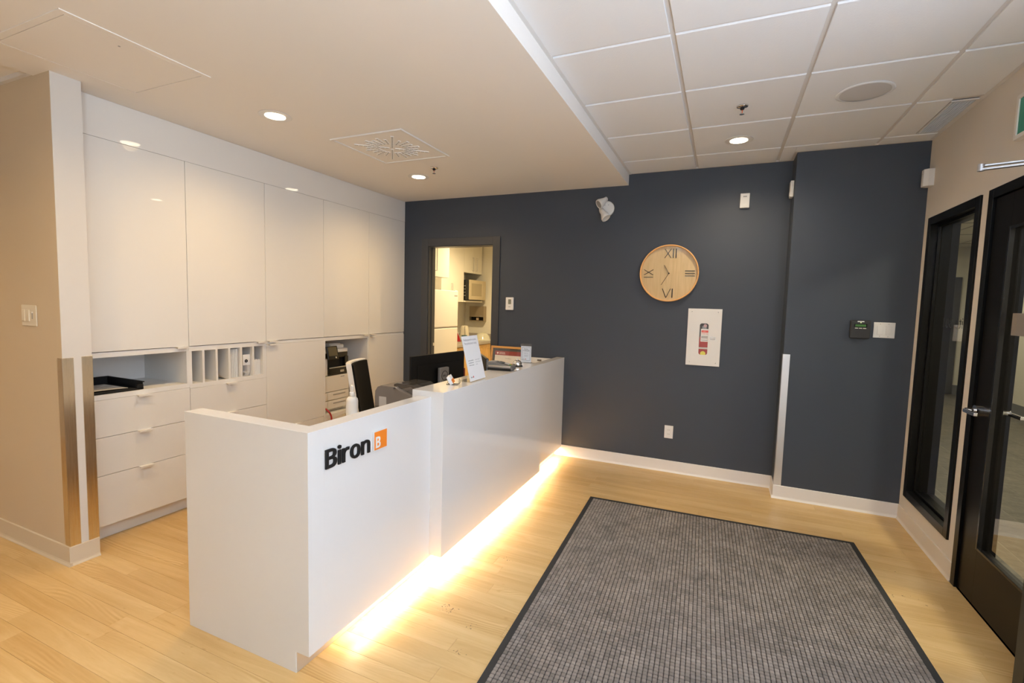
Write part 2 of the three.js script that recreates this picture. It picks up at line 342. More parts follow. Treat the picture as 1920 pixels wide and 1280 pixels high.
// ================================================================== STORAGE WALL
function edgePull(parent, z0, z1, y, up) { // thin white lip screwed on the door edge, local world metres
  wpart(parent, 'handle', [bx(-0.012, 0.027, y, y + 0.003, z0, z1, 0.0008), bx(0.0235, 0.027, y - 0.009, y + 0.0005, z0, z1, 0.0008)], M.satin);
}
const CZ = [3.05, 2.43, 1.821, 1.212, 0.603, 0.003];
const Y1 = 1.151, Y2 = 2.392, GAP = 0.0015;
const cabLabels = [
  'white gloss cupboard with an open shelf holding a black tray',
  'white gloss cupboard with a row of upright paper slots',
  'white gloss cupboard with two closed doors between paper slots and copier niche',
  'white gloss cupboard with a deep niche for the copier',
  'white gloss cupboard with closed doors next to the dark wall',
];
for (let k = 0; k < 5; k++) {
  const z1 = CZ[k], z0 = CZ[k + 1], zc = (z0 + z1) / 2, T = 0.018;
  const cab = thing('storage_cabinet', cabLabels[k], 'cabinet', [-0.3, 0, zc], 0, 'storage cupboards along the wall');
  const niche = k === 0 ? [0.894, 1.116] : k === 1 ? [0.886, 1.114] : k === 3 ? [0.415, 1.114] : null;
  const body = [plain(-0.6, -0.021, 0.09, Y2, z0, z0 + T), plain(-0.6, -0.021, 0.09, Y2, z1 - T, z1), plain(-0.6, -0.59, 0.09, Y2, z0, z1), plain(-0.6, -0.021, Y2 - T, Y2, z0, z1), plain(-0.6, -0.021, 0.09, 0.09 + T, z0, z1)];
  if (niche) { // front edges of the open niche come forward to the door faces
    body.push(plain(-0.5995, -0.001, niche[0] - 0.03, niche[0], z0 + 0.0005, z1 - 0.0005), plain(-0.5995, -0.006, niche[1], Y1 - 0.004, z0 + 0.0005, z1 - 0.0005),
      plain(-0.0212, -0.0016, niche[0], niche[1], z0, z0 + T), plain(-0.0212, -0.0016, niche[0], niche[1], z1 - T, z1));
    if (k !== 3) body.push(plain(-0.5, -0.48, niche[0], niche[1], z0 + 0.001, z1 - 0.001));
  } else body.push(plain(-0.6, -0.006, 1.124, Y1 - 0.004, z0, z1));
  wpart(cab, 'body', body, M.carcass);
  const up = wpart(cab, 'door', bx(-0.02, 0, Y1, Y2 - 0.001, z0 + GAP, z1 - GAP, 0.0012), M.gloss);
  if (k === 0) edgePull(up, z0 + 0.012, z0 + 0.09, Y1 - 0.003); else if (k === 2 || k === 4) edgePull(up, z1 - 0.09, z1 - 0.012, Y1 - 0.003); else edgePull(up, z0 + 0.012, z0 + 0.09, Y1 - 0.003);
  const front = (name, a, b, pull) => { const d = wpart(cab, name, bx(-0.02, 0, a + GAP, b - GAP, z0 + GAP, z1 - GAP, 0.0012), M.satin); if (pull) edgePull(d, pull[0], pull[1], b - 0.001, true); return d; };
  if (k < 2) {
    const cpos = k === 0 ? [2.686, 2.762] : [2.088, 2.168];
    const tops = k === 0 ? [0.864, 0.636, 0.404] : [0.856, 0.636, 0.404];
    front('drawer', tops[1], tops[0], cpos); front('drawer', tops[2], tops[1], cpos); front('drawer', 0.092, tops[2], cpos);
  } else if (k === 2) { front('door', 0.414, 1.124, [z1 - 0.09, z1 - 0.014]); front('drawer', 0.092, 0.414, [zc - 0.035, zc + 0.04]); }
  else if (k === 3) { front('drawer', 0.092, 0.385, [zc - 0.04, zc + 0.035]); }
  else { front('door', 0.425, 1.126, [z1 - 0.086, z1 - 0.026]); front('drawer', 0.092, 0.425, [zc - 0.04, zc + 0.035]); }
  if (k === 1) for (const z of [2.331, 2.2335, 2.136, 2.039, 1.937]) wpart(cab, 'slot_divider', bx(-0.48, -0.001, 0.886, 1.114, z - 0.008, z + 0.008, 0.0008), M.satin);
  if (k === 1) wpart(cab, 'slot_divider', bx(-0.48, -0.001, 0.886, 1.114, 1.84, 1.853, 0.0008), M.satin);
}
single('cabinet_fascia', 'white gloss fascia panel closing the cupboards to the ceiling', 'panel', bx(-0.02, 0, Y2 + 0.0004, YB - 0.001, 0.003, 3.05, 0.001), M.gloss);
single('cabinet_plinth', 'white recessed plinth under the cupboards', 'plinth', bx(-0.07, -0.055, 0, 0.09, 0.003, 3.05, 0.001), M.satin);

// things on the cupboard shelves
{
  const t = thing('letter_tray', 'black plastic letter tray on the open shelf', 'tray', [-0.2, 0.894, 2.85]);
  const w = [[-0.17, -0.125], [0.19, -0.115], [0.19, 0.14], [-0.17, 0.14]];
  const sheet = [plain(-0.2, 0.19, 0.001, 0.004, -0.13, 0.14)];
  part(t, 'tray_floor', sheet, M.black);
  const wall = (a, b, h0, h1) => bar([a[0], h0, a[1]], [b[0], h1, b[1]], 0.004, 0.05);
  part(t, 'tray_wall', [bx(-0.204, 0.186, 0.002, 0.05, -0.136, -0.13, 0.002), bx(-0.204, -0.198, 0.002, 0.05, -0.136, 0.14, 0.002), bx(0.16, 0.192, 0.002, 0.012, -0.136, 0.14, 0.002),
    bx(0.17, 0.192, 0.002, 0.034, -0.136, -0.10, 0.004), bx(-0.204, 0.192, 0.046, 0.052, -0.142, -0.13, 0.002), bx(-0.21, -0.198, 0.046, 0.052, -0.142, 0.14, 0.002)], M.black);
  single('paper_sheet', 'loose white paper lying in the black letter tray', 'paper', (() => { const g = new THREE.PlaneGeometry(0.27, 0.2, 12, 8); g.rotateX(-Math.PI / 2); const p = g.attributes.position; for (let i = 0; i < p.count; i++) p.setY(i, 0.003 + 0.004 * Math.sin(p.getX(i) * 14) * Math.sin(p.getZ(i) * 9 + 1) + 0.004); g.computeVertexNormals(); g.translate(-0.2, 0.898, 2.87); return g; })(), S([0.7, 0.68, 0.64], 0.9, { side: THREE.DoubleSide }));
}
{ // papers in the slots
  const y = 0.886;
  const curl = single('paper_sheet', 'single sheet bent across an otherwise empty paper slot', 'paper', (() => { const g = new THREE.PlaneGeometry(0.28, 0.105, 2, 16); const p = g.attributes.position; for (let i = 0; i < p.count; i++) { const s = p.getY(i) / 0.105 + 0.5, u = p.getX(i); p.setXYZ(i, u, 0.062 * Math.pow(1 - s, 1.7) + 0.001, -s * 0.079); } g.computeVertexNormals(); g.translate(-0.16, y, 2.2242); return g; })(), S([0.74, 0.70, 0.64], 0.9, { side: THREE.DoubleSide }));
  const stack = (name, label, z, w, h, x) => single(name, label, 'paper', bx(x - 0.21, x, y + 0.001, y + h, z - w / 2, z + w / 2, 0.001), M.paper);
  // upright stack of envelopes
  { const t = thing('envelope_stack', 'upright stack of white envelopes filling a paper slot', 'envelopes', [-0.14, y, 2.087]);
    for (let i = 0; i < 7; i++) { const b = bx(-0.11, 0.118 - i * 0.002, 0.001, 0.218, -0.032 + i * 0.0095, -0.025 + i * 0.0095, 0.001); const sh = new THREE.Matrix4().makeShear(0, 0, 0, 0.04, 0, 0); part(t, 'envelope', b, M.paper); } }
  // looped paper rolls with a black eye
  { const t = thing('paper_sheaf', 'curled sheaf of printed leaflets with a black emblem', 'leaflets', [-0.02, y, 1.988]);
    for (let i = 0; i < 5; i++) { const r = 0.036 - i * 0.005, pts = []; for (let k = 0; k <= 14; k++) { const a = -Math.PI * 0.05 - k / 14 * Math.PI * 0.62; pts.push([0, 0.045 + r * 1.2 * Math.sin(a), r * Math.cos(a)]); }
      pts.unshift([0, 0.15 - i * 0.012, r]);
      const g = []; for (let k = 0; k < pts.length - 1; k++) g.push(bar([-0.08, pts[k][1], -pts[k][2]], [-0.08, pts[k + 1][1], -pts[k + 1][2]], 0.16, 0.0016)); part(t, 'leaflet', g, M.paper); }
    const back = part(t, 'cover', bx(-0.16, -0.155, 0.001, 0.165, -0.038, 0.035, 0.001), M.paper);
    const eye = part(t, 'emblem', (() => { const g = new THREE.TorusGeometry(0.0085, 0.0045, 8, 20); g.rotateY(Math.PI / 2); g.translate(-0.001, 0.118, -0.004); return g; })(), M.black);
    part(t, 'cover', bx(-0.004, -0.002, 0.085, 0.168, -0.036, 0.024, 0.0005), M.paper); }
  { const t = thing('form_stack', 'short stack of white forms standing in a paper slot', 'paper', [-0.1, y, 1.89]);
    for (let i = 0; i < 6; i++) part(t, 'sheet_bundle', bx(-0.1, 0.075, 0.001, 0.118 + (i % 2) * 0.003, -0.033 + i * 0.0108, -0.0235 + i * 0.0108, 0.001), M.paper); }
}
// copier in the niche
{
  const t = thing('copier', 'white office copier with black control screen inside the cupboard niche', 'copier', [-0.25, 0.415, 1.0]);
  const body = S([0.80, 0.78, 0.74], 0.4);
  const X = 0.205, zl = 0.175, zr = -0.165;
  part(t, 'body', [bx(-0.22, X - 0.03, 0.03, 0.36, zr, zl, 0.006), bx(-0.22, X - 0.05, 0.36, 0.52, zr + 0.012, zl, 0.006)], body);
  part(t, 'front_cover', bx(X - 0.03, X - 0.004, 0.2, 0.352, zr, zl, 0.006), body);
  for (const [a, b] of [[0.118, 0.196], [0.032, 0.113]]) { const d = part(t, 'paper_tray', bx(X - 0.03, X - 0.006, a, b, zr, zl - 0.062, 0.004), body); part(d, 'grip', bx(X - 0.008, X - 0.003, b - 0.034, b - 0.024, zr + 0.05, zl - 0.13, 0.002), M.midGrey);
    part(t, 'side_cover', bx(X - 0.03, X - 0.006, a, b, zl - 0.06, zl, 0.004), body); }
  part(t, 'output_fascia', [bx(X - 0.06, X - 0.004, 0.355, 0.425, zr, zl - 0.07, 0.012), bx(X - 0.05, X - 0.02, 0.52, 0.57, zr, zl, 0.006), bx(X - 0.06, X - 0.012, 0.42, 0.53, zr, zr + 0.045, 0.004)], M.blackGloss);
  part(t, 'output_slot', bx(X - 0.0525, X - 0.046, 0.42, 0.525, zr + 0.03, zl - 0.06, 0.001), M.black);
  part(t, 'side_panel', bx(X - 0.05, X - 0.008, 0.36, 0.52, zl - 0.062, zl, 0.006), body);
  part(t, 'output_lip', bx(X - 0.012, X - 0.001, 0.424, 0.434, zr + 0.01, zl - 0.08, 0.003), S([0.5, 0.46, 0.38], 0.35));
  part(t, 'badge', bx(X - 0.006, X - 0.001, 0.378, 0.4, -0.095, -0.045, 0.008), S([0.45, 0.42, 0.34], 0.3));
  part(t, 'release_catch', bx(X - 0.006, X - 0.001, 0.33, 0.34, -0.1, -0.05, 0.003), M.midGrey);
  part(t, 'scanner', [bx(-0.22, X - 0.02, 0.57, 0.608, zr, zl, 0.008)], body);
  part(t, 'document_feeder', [bx(-0.2, X - 0.05, 0.608, 0.645, zr + 0.02, 0.04, 0.012), bx(-0.15, X - 0.08, 0.645, 0.655, zr + 0.04, 0.02, 0.004)], body);
  const scr = part(t, 'control_panel', (() => { const g = bx(-0.008, 0.008, -0.065, 0.065, -0.068, 0.068, 0.006); g.rotateZ(0.22); g.translate(X + 0.022, 0.578, 0.085); return g; })(), M.blackGloss);
  part(scr, 'screen', (() => { const g = bx(0.0078, 0.009, -0.03, 0.056, -0.055, 0.055, 0.001); g.rotateZ(0.22); g.translate(X + 0.022, 0.578, 0.085); return g; })(), S([0.10, 0.085, 0.05], 0.12));
  part(scr, 'button', (() => { const g = cyl(0.008, 0.008, 0.004, 20); g.rotateZ(Math.PI / 2); g.translate(0.0095, -0.048, -0.028); g.rotateZ(0.22); g.translate(X + 0.022, 0.578, 0.085); return g; })(), M.chrome);
  part(t, 'foot', [bx(-0.2, 0.15, 0.0, 0.032, zr + 0.02, zl - 0.02, 0.004)], body);
  single('red_strap', 'red ribbon strap hanging over the copier shelf edge', 'strap', (() => { const g = []; const pts = [[-0.02, 0.474, 1.178], [0.012, 0.452, 1.172], [0.022, 0.42, 1.155], [0.022, 0.38, 1.142], [0.02, 0.34, 1.145]]; for (let i = 0; i < pts.length - 1; i++) g.push(bar(pts[i], pts[i + 1], 0.004, 0.004)); return tube(pts, 0.008, 20, 8); })(), M.red);
}

// ================================================================== RECEPTION DESK
{
  const d = thing('reception_desk', 'white gloss reception desk with raised counter and lit foot', 'desk', [1.6, 0, 1.6]);
  const { xd, xk, yl, zd, t, xe, hk, xh, yh, zh, zf, xi, hk2 } = DK;
  wpart(d, 'front_panel', bx(xd - t, xd, hk, yl, 0.002, zd, 0.0015), M.deskGloss);
  // end panel runs down to the floor, notched above the recessed foot
  wpart(d, 'end_panel', (() => { const g = ext([[xe, 0.001], [xk, 0.001], [xk, hk], [xd - 0.0005, hk], [xd - 0.0005, yl], [xe, yl]], t - 0.001, 0.0008); g.translate(0, 0, zd - t + 0.0015); return g; })(), M.deskGloss);
  wpart(d, 'kick_board', bx(xk - 0.016, xk + 0.004, 0.001, hk, 0.012, zd - 0.0015, 0.001), M.kick, 'metallic champagne kick board');
  // raised counter: waterfall end, front apron and top
  wpart(d, 'counter_top', bx(xi, xh, yh - 0.028, yh, zf, zh, 0.0008), M.deskGloss);
  wpart(d, 'counter_end', bx(xi, xh + 0.0003, hk2, yh - 0.0002, zh - 0.02, zh + 0.0004, 0.0006), M.deskGloss);
  wpart(d, 'counter_front', bx(xd + 0.001, xh + 0.0001, hk2, yh - 0.0002, zf + 0.0006, zh + 0.0001, 0.0004), M.deskGloss);
  // work surface and inner supports behind the panels
  wpart(d, 'work_surface', [bx(xe, xd - t, 0.715, 0.74, 0.03, zd - t, 0.002)], M.satin);
  wpart(d, 'support_panel', [plain(xe + 0.01, xd - t, 0.001, 0.715, 1.2, 1.22)], M.satin);
  wpart(d, 'wall_panel', [bx(1.24, xd - t, 0.74, 0.968, 0.004, 0.024, 0.001)], M.satin);
  // warm light strip hidden under the front panel
  const strip = wpart(d, 'light_strip', plain(xd - 0.026, xd - 0.016, hk - 0.004, hk - 0.001, 0.05, 2.97), glow(STRIPCOLOR, 3.0));
  const strip2 = wpart(d, 'light_strip', plain(xh - 0.05, xh - 0.04, hk2 - 0.004, hk2 - 0.001, zf + 0.02, zh - 0.02), glow(STRIPCOLOR, 3.0));
  for (const [x, y, za, zb, k] of [[xd - 0.021, hk - 0.006, 0.05, 2.97, 1], [xh - 0.045, hk2 - 0.006, zf + 0.02, zh - 0.02, 0.85]]) {
    const n = 3; for (let i = 0; i < n; i++) { const a = za + (zb - za) * i / n, b = za + (zb - za) * (i + 1) / n; const l = new THREE.RectAreaLight(STRIPCOLOR, STRIP * k, 0.012, b - a); l.position.set(x, y, (a + b) / 2); l.lookAt(x, -5, (a + b) / 2); l.rotation.set(-Math.PI / 2, 0, 0); l.name = 'desk_strip'; scene.add(l); }
  }
  part(d, 'outlet', (() => { const g = bx(1.655, 1.70, 0.935, 0.952, 0.023, 0.027, 0.001); g.translate(-1.6, 0, -1.6); return g; })(), M.greyPlastic);
}
const font = await new FontLoader().loadAsync('fonts/droid/droid_sans_bold.typeface.json');
const fontR = await new FontLoader().loadAsync('fonts/droid/droid_sans_regular.typeface.json');
{ // raised lettering on the desk front
  const s = thing('desk_sign', 'raised black company lettering with orange square on the desk', 'sign', [DK.xd + 0.0006, 0.822, 3.131], Math.PI / 2);
  const H = 0.075; let x = 0;
  for (const ch of 'Biron') {
    const g = new TextGeometry(ch, { font: fontR, size: H, depth: 0.006, curveSegments: 8, bevelEnabled: true, bevelSize: 0.0021, bevelThickness: 0.0008, bevelSegments: 1 });
    g.computeBoundingBox(); const bb = g.boundingBox; g.translate(x - bb.min.x, 0.0021, 0.0022); part(s, 'letter', g, M.black); x += (bb.max.x - bb.min.x) + 0.0062;
  }
  const k = 0.262 / (x - 0.0062); s.children.forEach((c) => c.geometry.scale(k, 1, 1));
  const p = part(s, 'badge', bx(0.282, 0.371, 0.0, 0.085, 0, 0.012, 0.0005), M.whitePlastic, 'orange square with white letter');
  part(p, 'badge_face', bx(0.2832, 0.3698, 0.0012, 0.0838, 0.012, 0.0128, 0.0002), M.orange);
  const g = new TextGeometry('B', { font, size: 0.052, depth: 0.001, curveSegments: 8 }); g.computeBoundingBox(); g.scale(0.9, 1, 1); g.translate(0.291 - g.boundingBox.min.x * 0.9, 0.009, 0.0127); part(p, 'letter', g, M.whitePlastic);
}

// things on the counter
const CT = DK.yh + 0.0004;
{ // slanted notice
  const t = thing('notice_stand', 'slanted white bilingual notice in a clear stand on the counter', 'sign', [1.972, CT, 1.903], Math.PI / 2 + 0.03);
  const lean = -0.25, H = 0.282, W = 0.216, place = (g) => { g.rotateX(lean); g.translate(0, 0.004, 0); return g; };
  part(t, 'clear_sleeve', place(bx(-W / 2, W / 2, 0, H, -0.0045, -0.003, 0.0004)), M.clear);
  part(t, 'clear_foot', bx(-W / 2, W / 2, 0, 0.002, -0.09, 0.004, 0.0006), M.clear);
  part(t, 'card', place(bx(-W / 2 + 0.001, W / 2 - 0.001, 0.001, H - 0.001, -0.0028, -0.0008, 0.0003)), M.paper);
  const tex = canvasTex(768, 1000, (c, w, h) => {
    c.fillStyle = '#f1f1f2'; c.fillRect(0, 0, w, h); c.textAlign = 'left';
    c.fillStyle = '#3c3c40'; c.font = '64px sans-serif'; c.fillText('Professionnel en soins.', 60, 110, 620); c.fillStyle = '#77777c'; c.fillText('The professional is busy.', 60, 190, 620);
    c.fillStyle = '#55555a'; c.font = 'bold 30px sans-serif'; ['Veuillez patienter', 'un professionnel', 'viendra sous peu.'].forEach((l, i) => c.fillText(l, 90, 560 + i * 52));
    c.fillStyle = '#8a8a8f'; c.font = '30px sans-serif'; ['Please be seated', 'someone will come', 'shortly.'].forEach((l, i) => c.fillText(l, 420, 560 + i * 52));
    c.fillStyle = '#222'; c.font = 'bold 40px sans-serif'; c.fillText('Biron', 60, 930); c.fillStyle = '#d8452c'; c.fillRect(172, 893, 38, 38);
  });
  const f = printed(W - 0.003, H - 0.003); f.translate(0, H / 2, -0.0004); part(t, 'print', place(f), S([1, 1, 1], 0.5, { map: tex }));
}
{ // small holder at the counter end
  const t = thing('card_stand', 'small clear stand with a white bordered notice at the counter end', 'sign', [1.874, CT, 0.875], 0.12);
  part(t, 'clear_sleeve', [bx(-0.046, 0.046, 0, 0.158, -0.003, -0.001, 0.0004), bx(-0.046, 0.046, 0, 0.158, 0.0024, 0.0036, 0.0004), bx(-0.047, 0.047, 0.152, 0.159, -0.003, 0.0036, 0.001)], M.clear);
  part(t, 'clear_foot', bx(-0.046, 0.046, 0, 0.003, -0.035, 0.035, 0.001), M.clear);
  part(t, 'card', bx(-0.044, 0.044, 0.004, 0.138, -0.0008, 0.0008, 0.0002), M.paper);
  const tex = canvasTex(400, 600, (c, w, h) => {
    c.fillStyle = '#eef0f4'; c.fillRect(0, 0, w, h); c.strokeStyle = '#555b66'; c.lineWidth = 8; c.strokeRect(40, 40, w - 80, h - 110); c.textAlign = 'center'; c.fillStyle = '#2d3036'; c.font = 'bold 50px sans-serif'; c.fillText('Sonnez', w / 2, 120); c.fillText("s'il vous plait", w / 2, 180, 260);
    c.fillStyle = '#7a7e86'; c.font = '30px sans-serif'; c.fillText('Please ring', w / 2, 275); c.fillText('the bell for', w / 2, 350); c.fillText('assistance', w / 2, 392); c.fillStyle = '#222'; c.font = 'bold 34px sans-serif'; c.fillText('Biron', 115, 500); c.fillStyle = '#d8452c'; c.fillRect(172, 468, 32, 32);
  });
  const f = printed(0.086, 0.132); f.translate(0, 0.071, 0.001); part(t, 'print', f, S([1, 1, 1], 0.6, { map: tex }));
}
{ // card holder with cards
  const t = thing('business_card_holder', 'small black wire holder for business cards on the counter', 'card holder', [1.916, CT, 2.118], 0.35);
  part(t, 'wire', [tube([[-0.035, 0.0015, 0.02], [-0.035, 0.012, -0.028], [-0.034, 0.03, -0.036]], 0.0014, 12, 6), tube([[0.032, 0.0015, 0.02], [0.032, 0.012, -0.028], [0.031, 0.03, -0.036]], 0.0014, 12, 6), bar([-0.035, 0.0018, 0.02], [0.032, 0.0018, 0.02], 0.003, 0.003), bar([-0.035, 0.0018, -0.02], [0.032, 0.0018, -0.02], 0.003, 0.003), tube([[0.036, 0.002, 0.0], [0.044, 0.018, 0.002], [0.046, 0.03, 0.004]], 0.0014, 12, 6)], M.black);
  const c = thing('business_cards', 'tilted pack of white business cards with an orange end', 'cards', [1.916, CT, 2.118], 0.35);
  const tilt = (g) => { g.rotateZ(0.5); g.rotateX(0.1); g.translate(-0.002, 0.0055, 0); return g; };
  part(c, 'card_block', tilt(bx(-0.010, 0.010, 0.0, 0.05, -0.03, 0.025, 0.0005)), M.paper);
  part(c, 'card_back', tilt(bx(0.0102, 0.0112, 0.001, 0.026, -0.03, 0.025, 0.0002)), M.orange);
}
{ // payment terminal
  const t = thing('card_terminal', 'grey and black payment card terminal on the counter', 'card terminal', [1.888, CT, 1.39], 0.1);
  const side = ext([[-0.095, 0.004], [0.085, 0.001], [0.098, 0.010], [0.095, 0.026], [0.02, 0.040], [-0.02, 0.052], [-0.09, 0.052], [-0.098, 0.044]], 0.074, 0.004); side.translate(0, 0.004, -0.037);
  part(t, 'body', side, S([0.16, 0.155, 0.15], 0.35)); part(t, 'base', bx(-0.094, 0.09, 0.0002, 0.02, -0.0415, 0.0415, 0.004), M.black);
  part(t, 'side_band', [bx(-0.085, 0.085, 0.024, 0.037, -0.0425, 0.0425, 0.003)], M.satinMetal);
  part(t, 'printer_lid', bx(-0.088, -0.03, 0.054, 0.064, -0.033, 0.033, 0.004), S([0.30, 0.29, 0.29], 0.35));
  const top = (g) => { g.rotateZ(-0.2); g.translate(0.03, 0.05, 0); return g; };
  part(t, 'screen', top(bx(-0.045, -0.008, -0.002, 0.003, -0.03, 0.03, 0.001)), S([0.12, 0.13, 0.13], 0.15));
  for (let i = 0; i < 4; i++) for (let j = 0; j < 3; j++) part(t, 'key', top(bx(0.0 + i * 0.0125, 0.0095 + i * 0.0125, 0.0, 0.0045, -0.028 + j * 0.0145, -0.0165 + j * 0.0145, 0.001)), i === 3 ? [M.red, S([0.8, 0.55, 0.03], 0.4), S([0.05, 0.4, 0.05], 0.4)][j] : S([0.55, 0.55, 0.55], 0.4));
  single('terminal_cable', 'thin black cable trailing from the card terminal', 'cable', tube([[1.797, CT + 0.02, 1.41], [1.785, CT + 0.022, 1.405], [1.775, CT + 0.012, 1.40], [1.768, 0.98, 1.40], [1.765, 0.75, 1.4]], 0.0025, 30, 6), M.black);
}
{ // reception bell
  const t = thing('service_bell', 'chrome reception bell with black foot on the counter', 'bell', [1.905, CT, 1.13]);
  part(t, 'foot', lathe([[0, 0], [0.043, 0], [0.044, 0.004], [0.036, 0.012], [0.02, 0.015], [0, 0.015]]), M.blackGloss);
  part(t, 'dome', lathe([[0.037, 0.012], [0.0375, 0.016], [0.036, 0.026], [0.031, 0.037], [0.022, 0.045], [0.011, 0.049], [0, 0.050]]), M.chrome);
  part(t, 'plunger', [lathe([[0, 0.05], [0.003, 0.05], [0.003, 0.058], [0.006, 0.059], [0.006, 0.062], [0, 0.063]])], M.chrome);
}
// behind the counter
{ // main monitor seen from its back
  const t = thing('computer_monitor', 'large black computer monitor seen from behind with grey stand', 'monitor', [1.445, 0.7405, 1.545], Math.PI / 2 - 0.11);
  const W = 0.615, H = 0.36, y0 = 0.024;
  part(t, 'screen_housing', [bx(-W / 2, W / 2, y0, y0 + H, 0.0, 0.018, 0.004), bx(-W / 2 + 0.06, W / 2 - 0.06, y0 + 0.03, y0 + H - 0.07, 0.018, 0.022, 0.003)], S([0.006, 0.006, 0.006], 0.6, { specularIntensity: 0.4 }));
  part(t, 'screen', plain(-W / 2 + 0.008, W / 2 - 0.008, y0 + 0.012, y0 + H - 0.008, -0.001, 0.0005), M.blackGloss);
  const st = part(t, 'stand', [bx(-0.052, 0.052, 0.004, 0.285, 0.04, 0.066, 0.006), bx(-0.1, 0.1, 0.0, 0.01, -0.04, 0.13, 0.004)], S([0.20, 0.19, 0.18], 0.4));
  const ring = new THREE.TorusGeometry(0.034, 0.0022, 8, 40); ring.translate(0, 0.225, 0.066); part(st, 'logo_ring', ring, M.black);
  const tg = new TextGeometry('DELL', { font, size: 0.014, depth: 0.001 }); tg.computeBoundingBox(); tg.translate(-(tg.boundingBox.max.x) / 2, 0.218, 0.0655); part(st, 'logo_lettering', tg, M.black);
  part(t, 'side_plug', bx(W / 2 - 0.004, W / 2 + 0.012, y0 + 0.15, y0 + 0.22, 0.006, 0.02, 0.002), S([0.18, 0.02, 0.02], 0.4));
}
{ // second thin monitor, edge towards the viewer
  const t = thing('side_monitor', 'slim dark monitor seen edge on behind the slanted notice', 'monitor', [1.475, 0.7405, 0.86], 0.62);
  part(t, 'screen_housing', bx(-0.012, 0.012, 0.06, 0.305, -0.2, 0.2, 0.004), M.black);
  part(t, 'side_edge', bx(-0.008, 0.008, 0.065, 0.3, 0.2, 0.203, 0.001), S([0.16, 0.19, 0.24], 0.3));
  part(t, 'stand', [bx(-0.03, -0.012, 0.006, 0.16, -0.03, 0.03, 0.004), bx(-0.09, 0.06, 0, 0.008, -0.1, 0.1, 0.003)], M.black);
}
{ // desk phone
  const t = thing('desk_phone', 'black desk telephone tucked behind the slanted notice', 'telephone', [1.67, 0.7405, 1.15], 0.3);
  const g = ext([[-0.09, 0], [0.09, 0], [0.09, 0.03], [-0.07, 0.13], [-0.09, 0.13]], 0.17, 0.004); g.translate(0, 0.004, -0.085); part(t, 'body', g, M.black);
  part(t, 'handset', [bar([-0.08, 0.145, -0.06], [0.08, 0.06, -0.06], 0.04, 0.03)], M.black);
  part(t, 'display', (() => { const q = bx(-0.03, 0.03, -0.001, 0.002, -0.01, 0.07, 0.001); q.rotateZ(-0.56); q.translate(-0.02, 0.109, 0); return q; })(), M.midGrey);
}
{ // framed certificate leaning on the dark wall, standing on the wall panel of the desk
  const t = thing('framed_certificate', 'wood framed certificate with red header leaning on the dark wall', 'picture frame', [1.345, 0.7405, 0.098]);
  const W = 0.40, H = 0.325, lean = (g) => { g.rotateX(-0.16); g.translate(0, 0.003, 0); return g; };
  for (const [a, b, c, d] of [[-W / 2, W / 2, H - 0.022, H], [-W / 2, W / 2, 0, 0.022], [-W / 2, -W / 2 + 0.022, 0.0222, H - 0.0222], [W / 2 - 0.022, W / 2, 0.0222, H - 0.0222]]) part(t, 'frame_bar', lean(bx(a, b, c, d, -0.018, 0.002, 0.002)), S([0.62, 0.32, 0.09], 0.35));
  part(t, 'backing', lean(plain(-W / 2 + 0.01, W / 2 - 0.01, 0.01, H - 0.01, -0.016, -0.012)), S([0.07, 0.065, 0.055], 0.8));
  const tex = canvasTex(900, 700, (c, w, h) => {
    c.fillStyle = '#e6dfd2'; c.fillRect(0, 0, w, h); c.fillStyle = '#8e2a26'; c.fillRect(0, 0, w, 130); c.fillStyle = '#f0e8dc'; c.save(); c.translate(85, 65); c.rotate(Math.PI / 4); c.fillRect(-26, -26, 52, 52); c.restore(); c.font = 'bold 34px sans-serif'; c.fillText('CERTIFICAT', 140, 60, 260); c.fillText('CERTIFICATE', 140, 98, 200);
    c.fillStyle = '#8a8378'; c.textAlign = 'center'; c.font = '46px serif'; c.fillText('Certificat', w / 2, 240); c.font = '28px serif'; for (let i = 0; i < 4; i++) c.fillText('~ ~ ~ ~ ~ ~ ~', w / 2, 300 + i * 46); c.fillStyle = '#c79a86'; for (let i = 0; i < 4; i++) c.fillRect(110, 400 + i * 40, 180, 14); c.fillStyle = '#9c8327'; c.beginPath(); c.arc(430, 440, 52, 0, 7); c.fill();
  });
  const f = printed(0.305, 0.235); f.translate(0, H / 2 - 0.005, -0.0112); part(t, 'certificate', lean(f), S([1, 1, 1], 0.7, { map: tex }));
  part(t, 'glazing', lean(plain(-W / 2 + 0.015, W / 2 - 0.015, 0.015, H - 0.015, -0.007, -0.006)), M.glass);
}
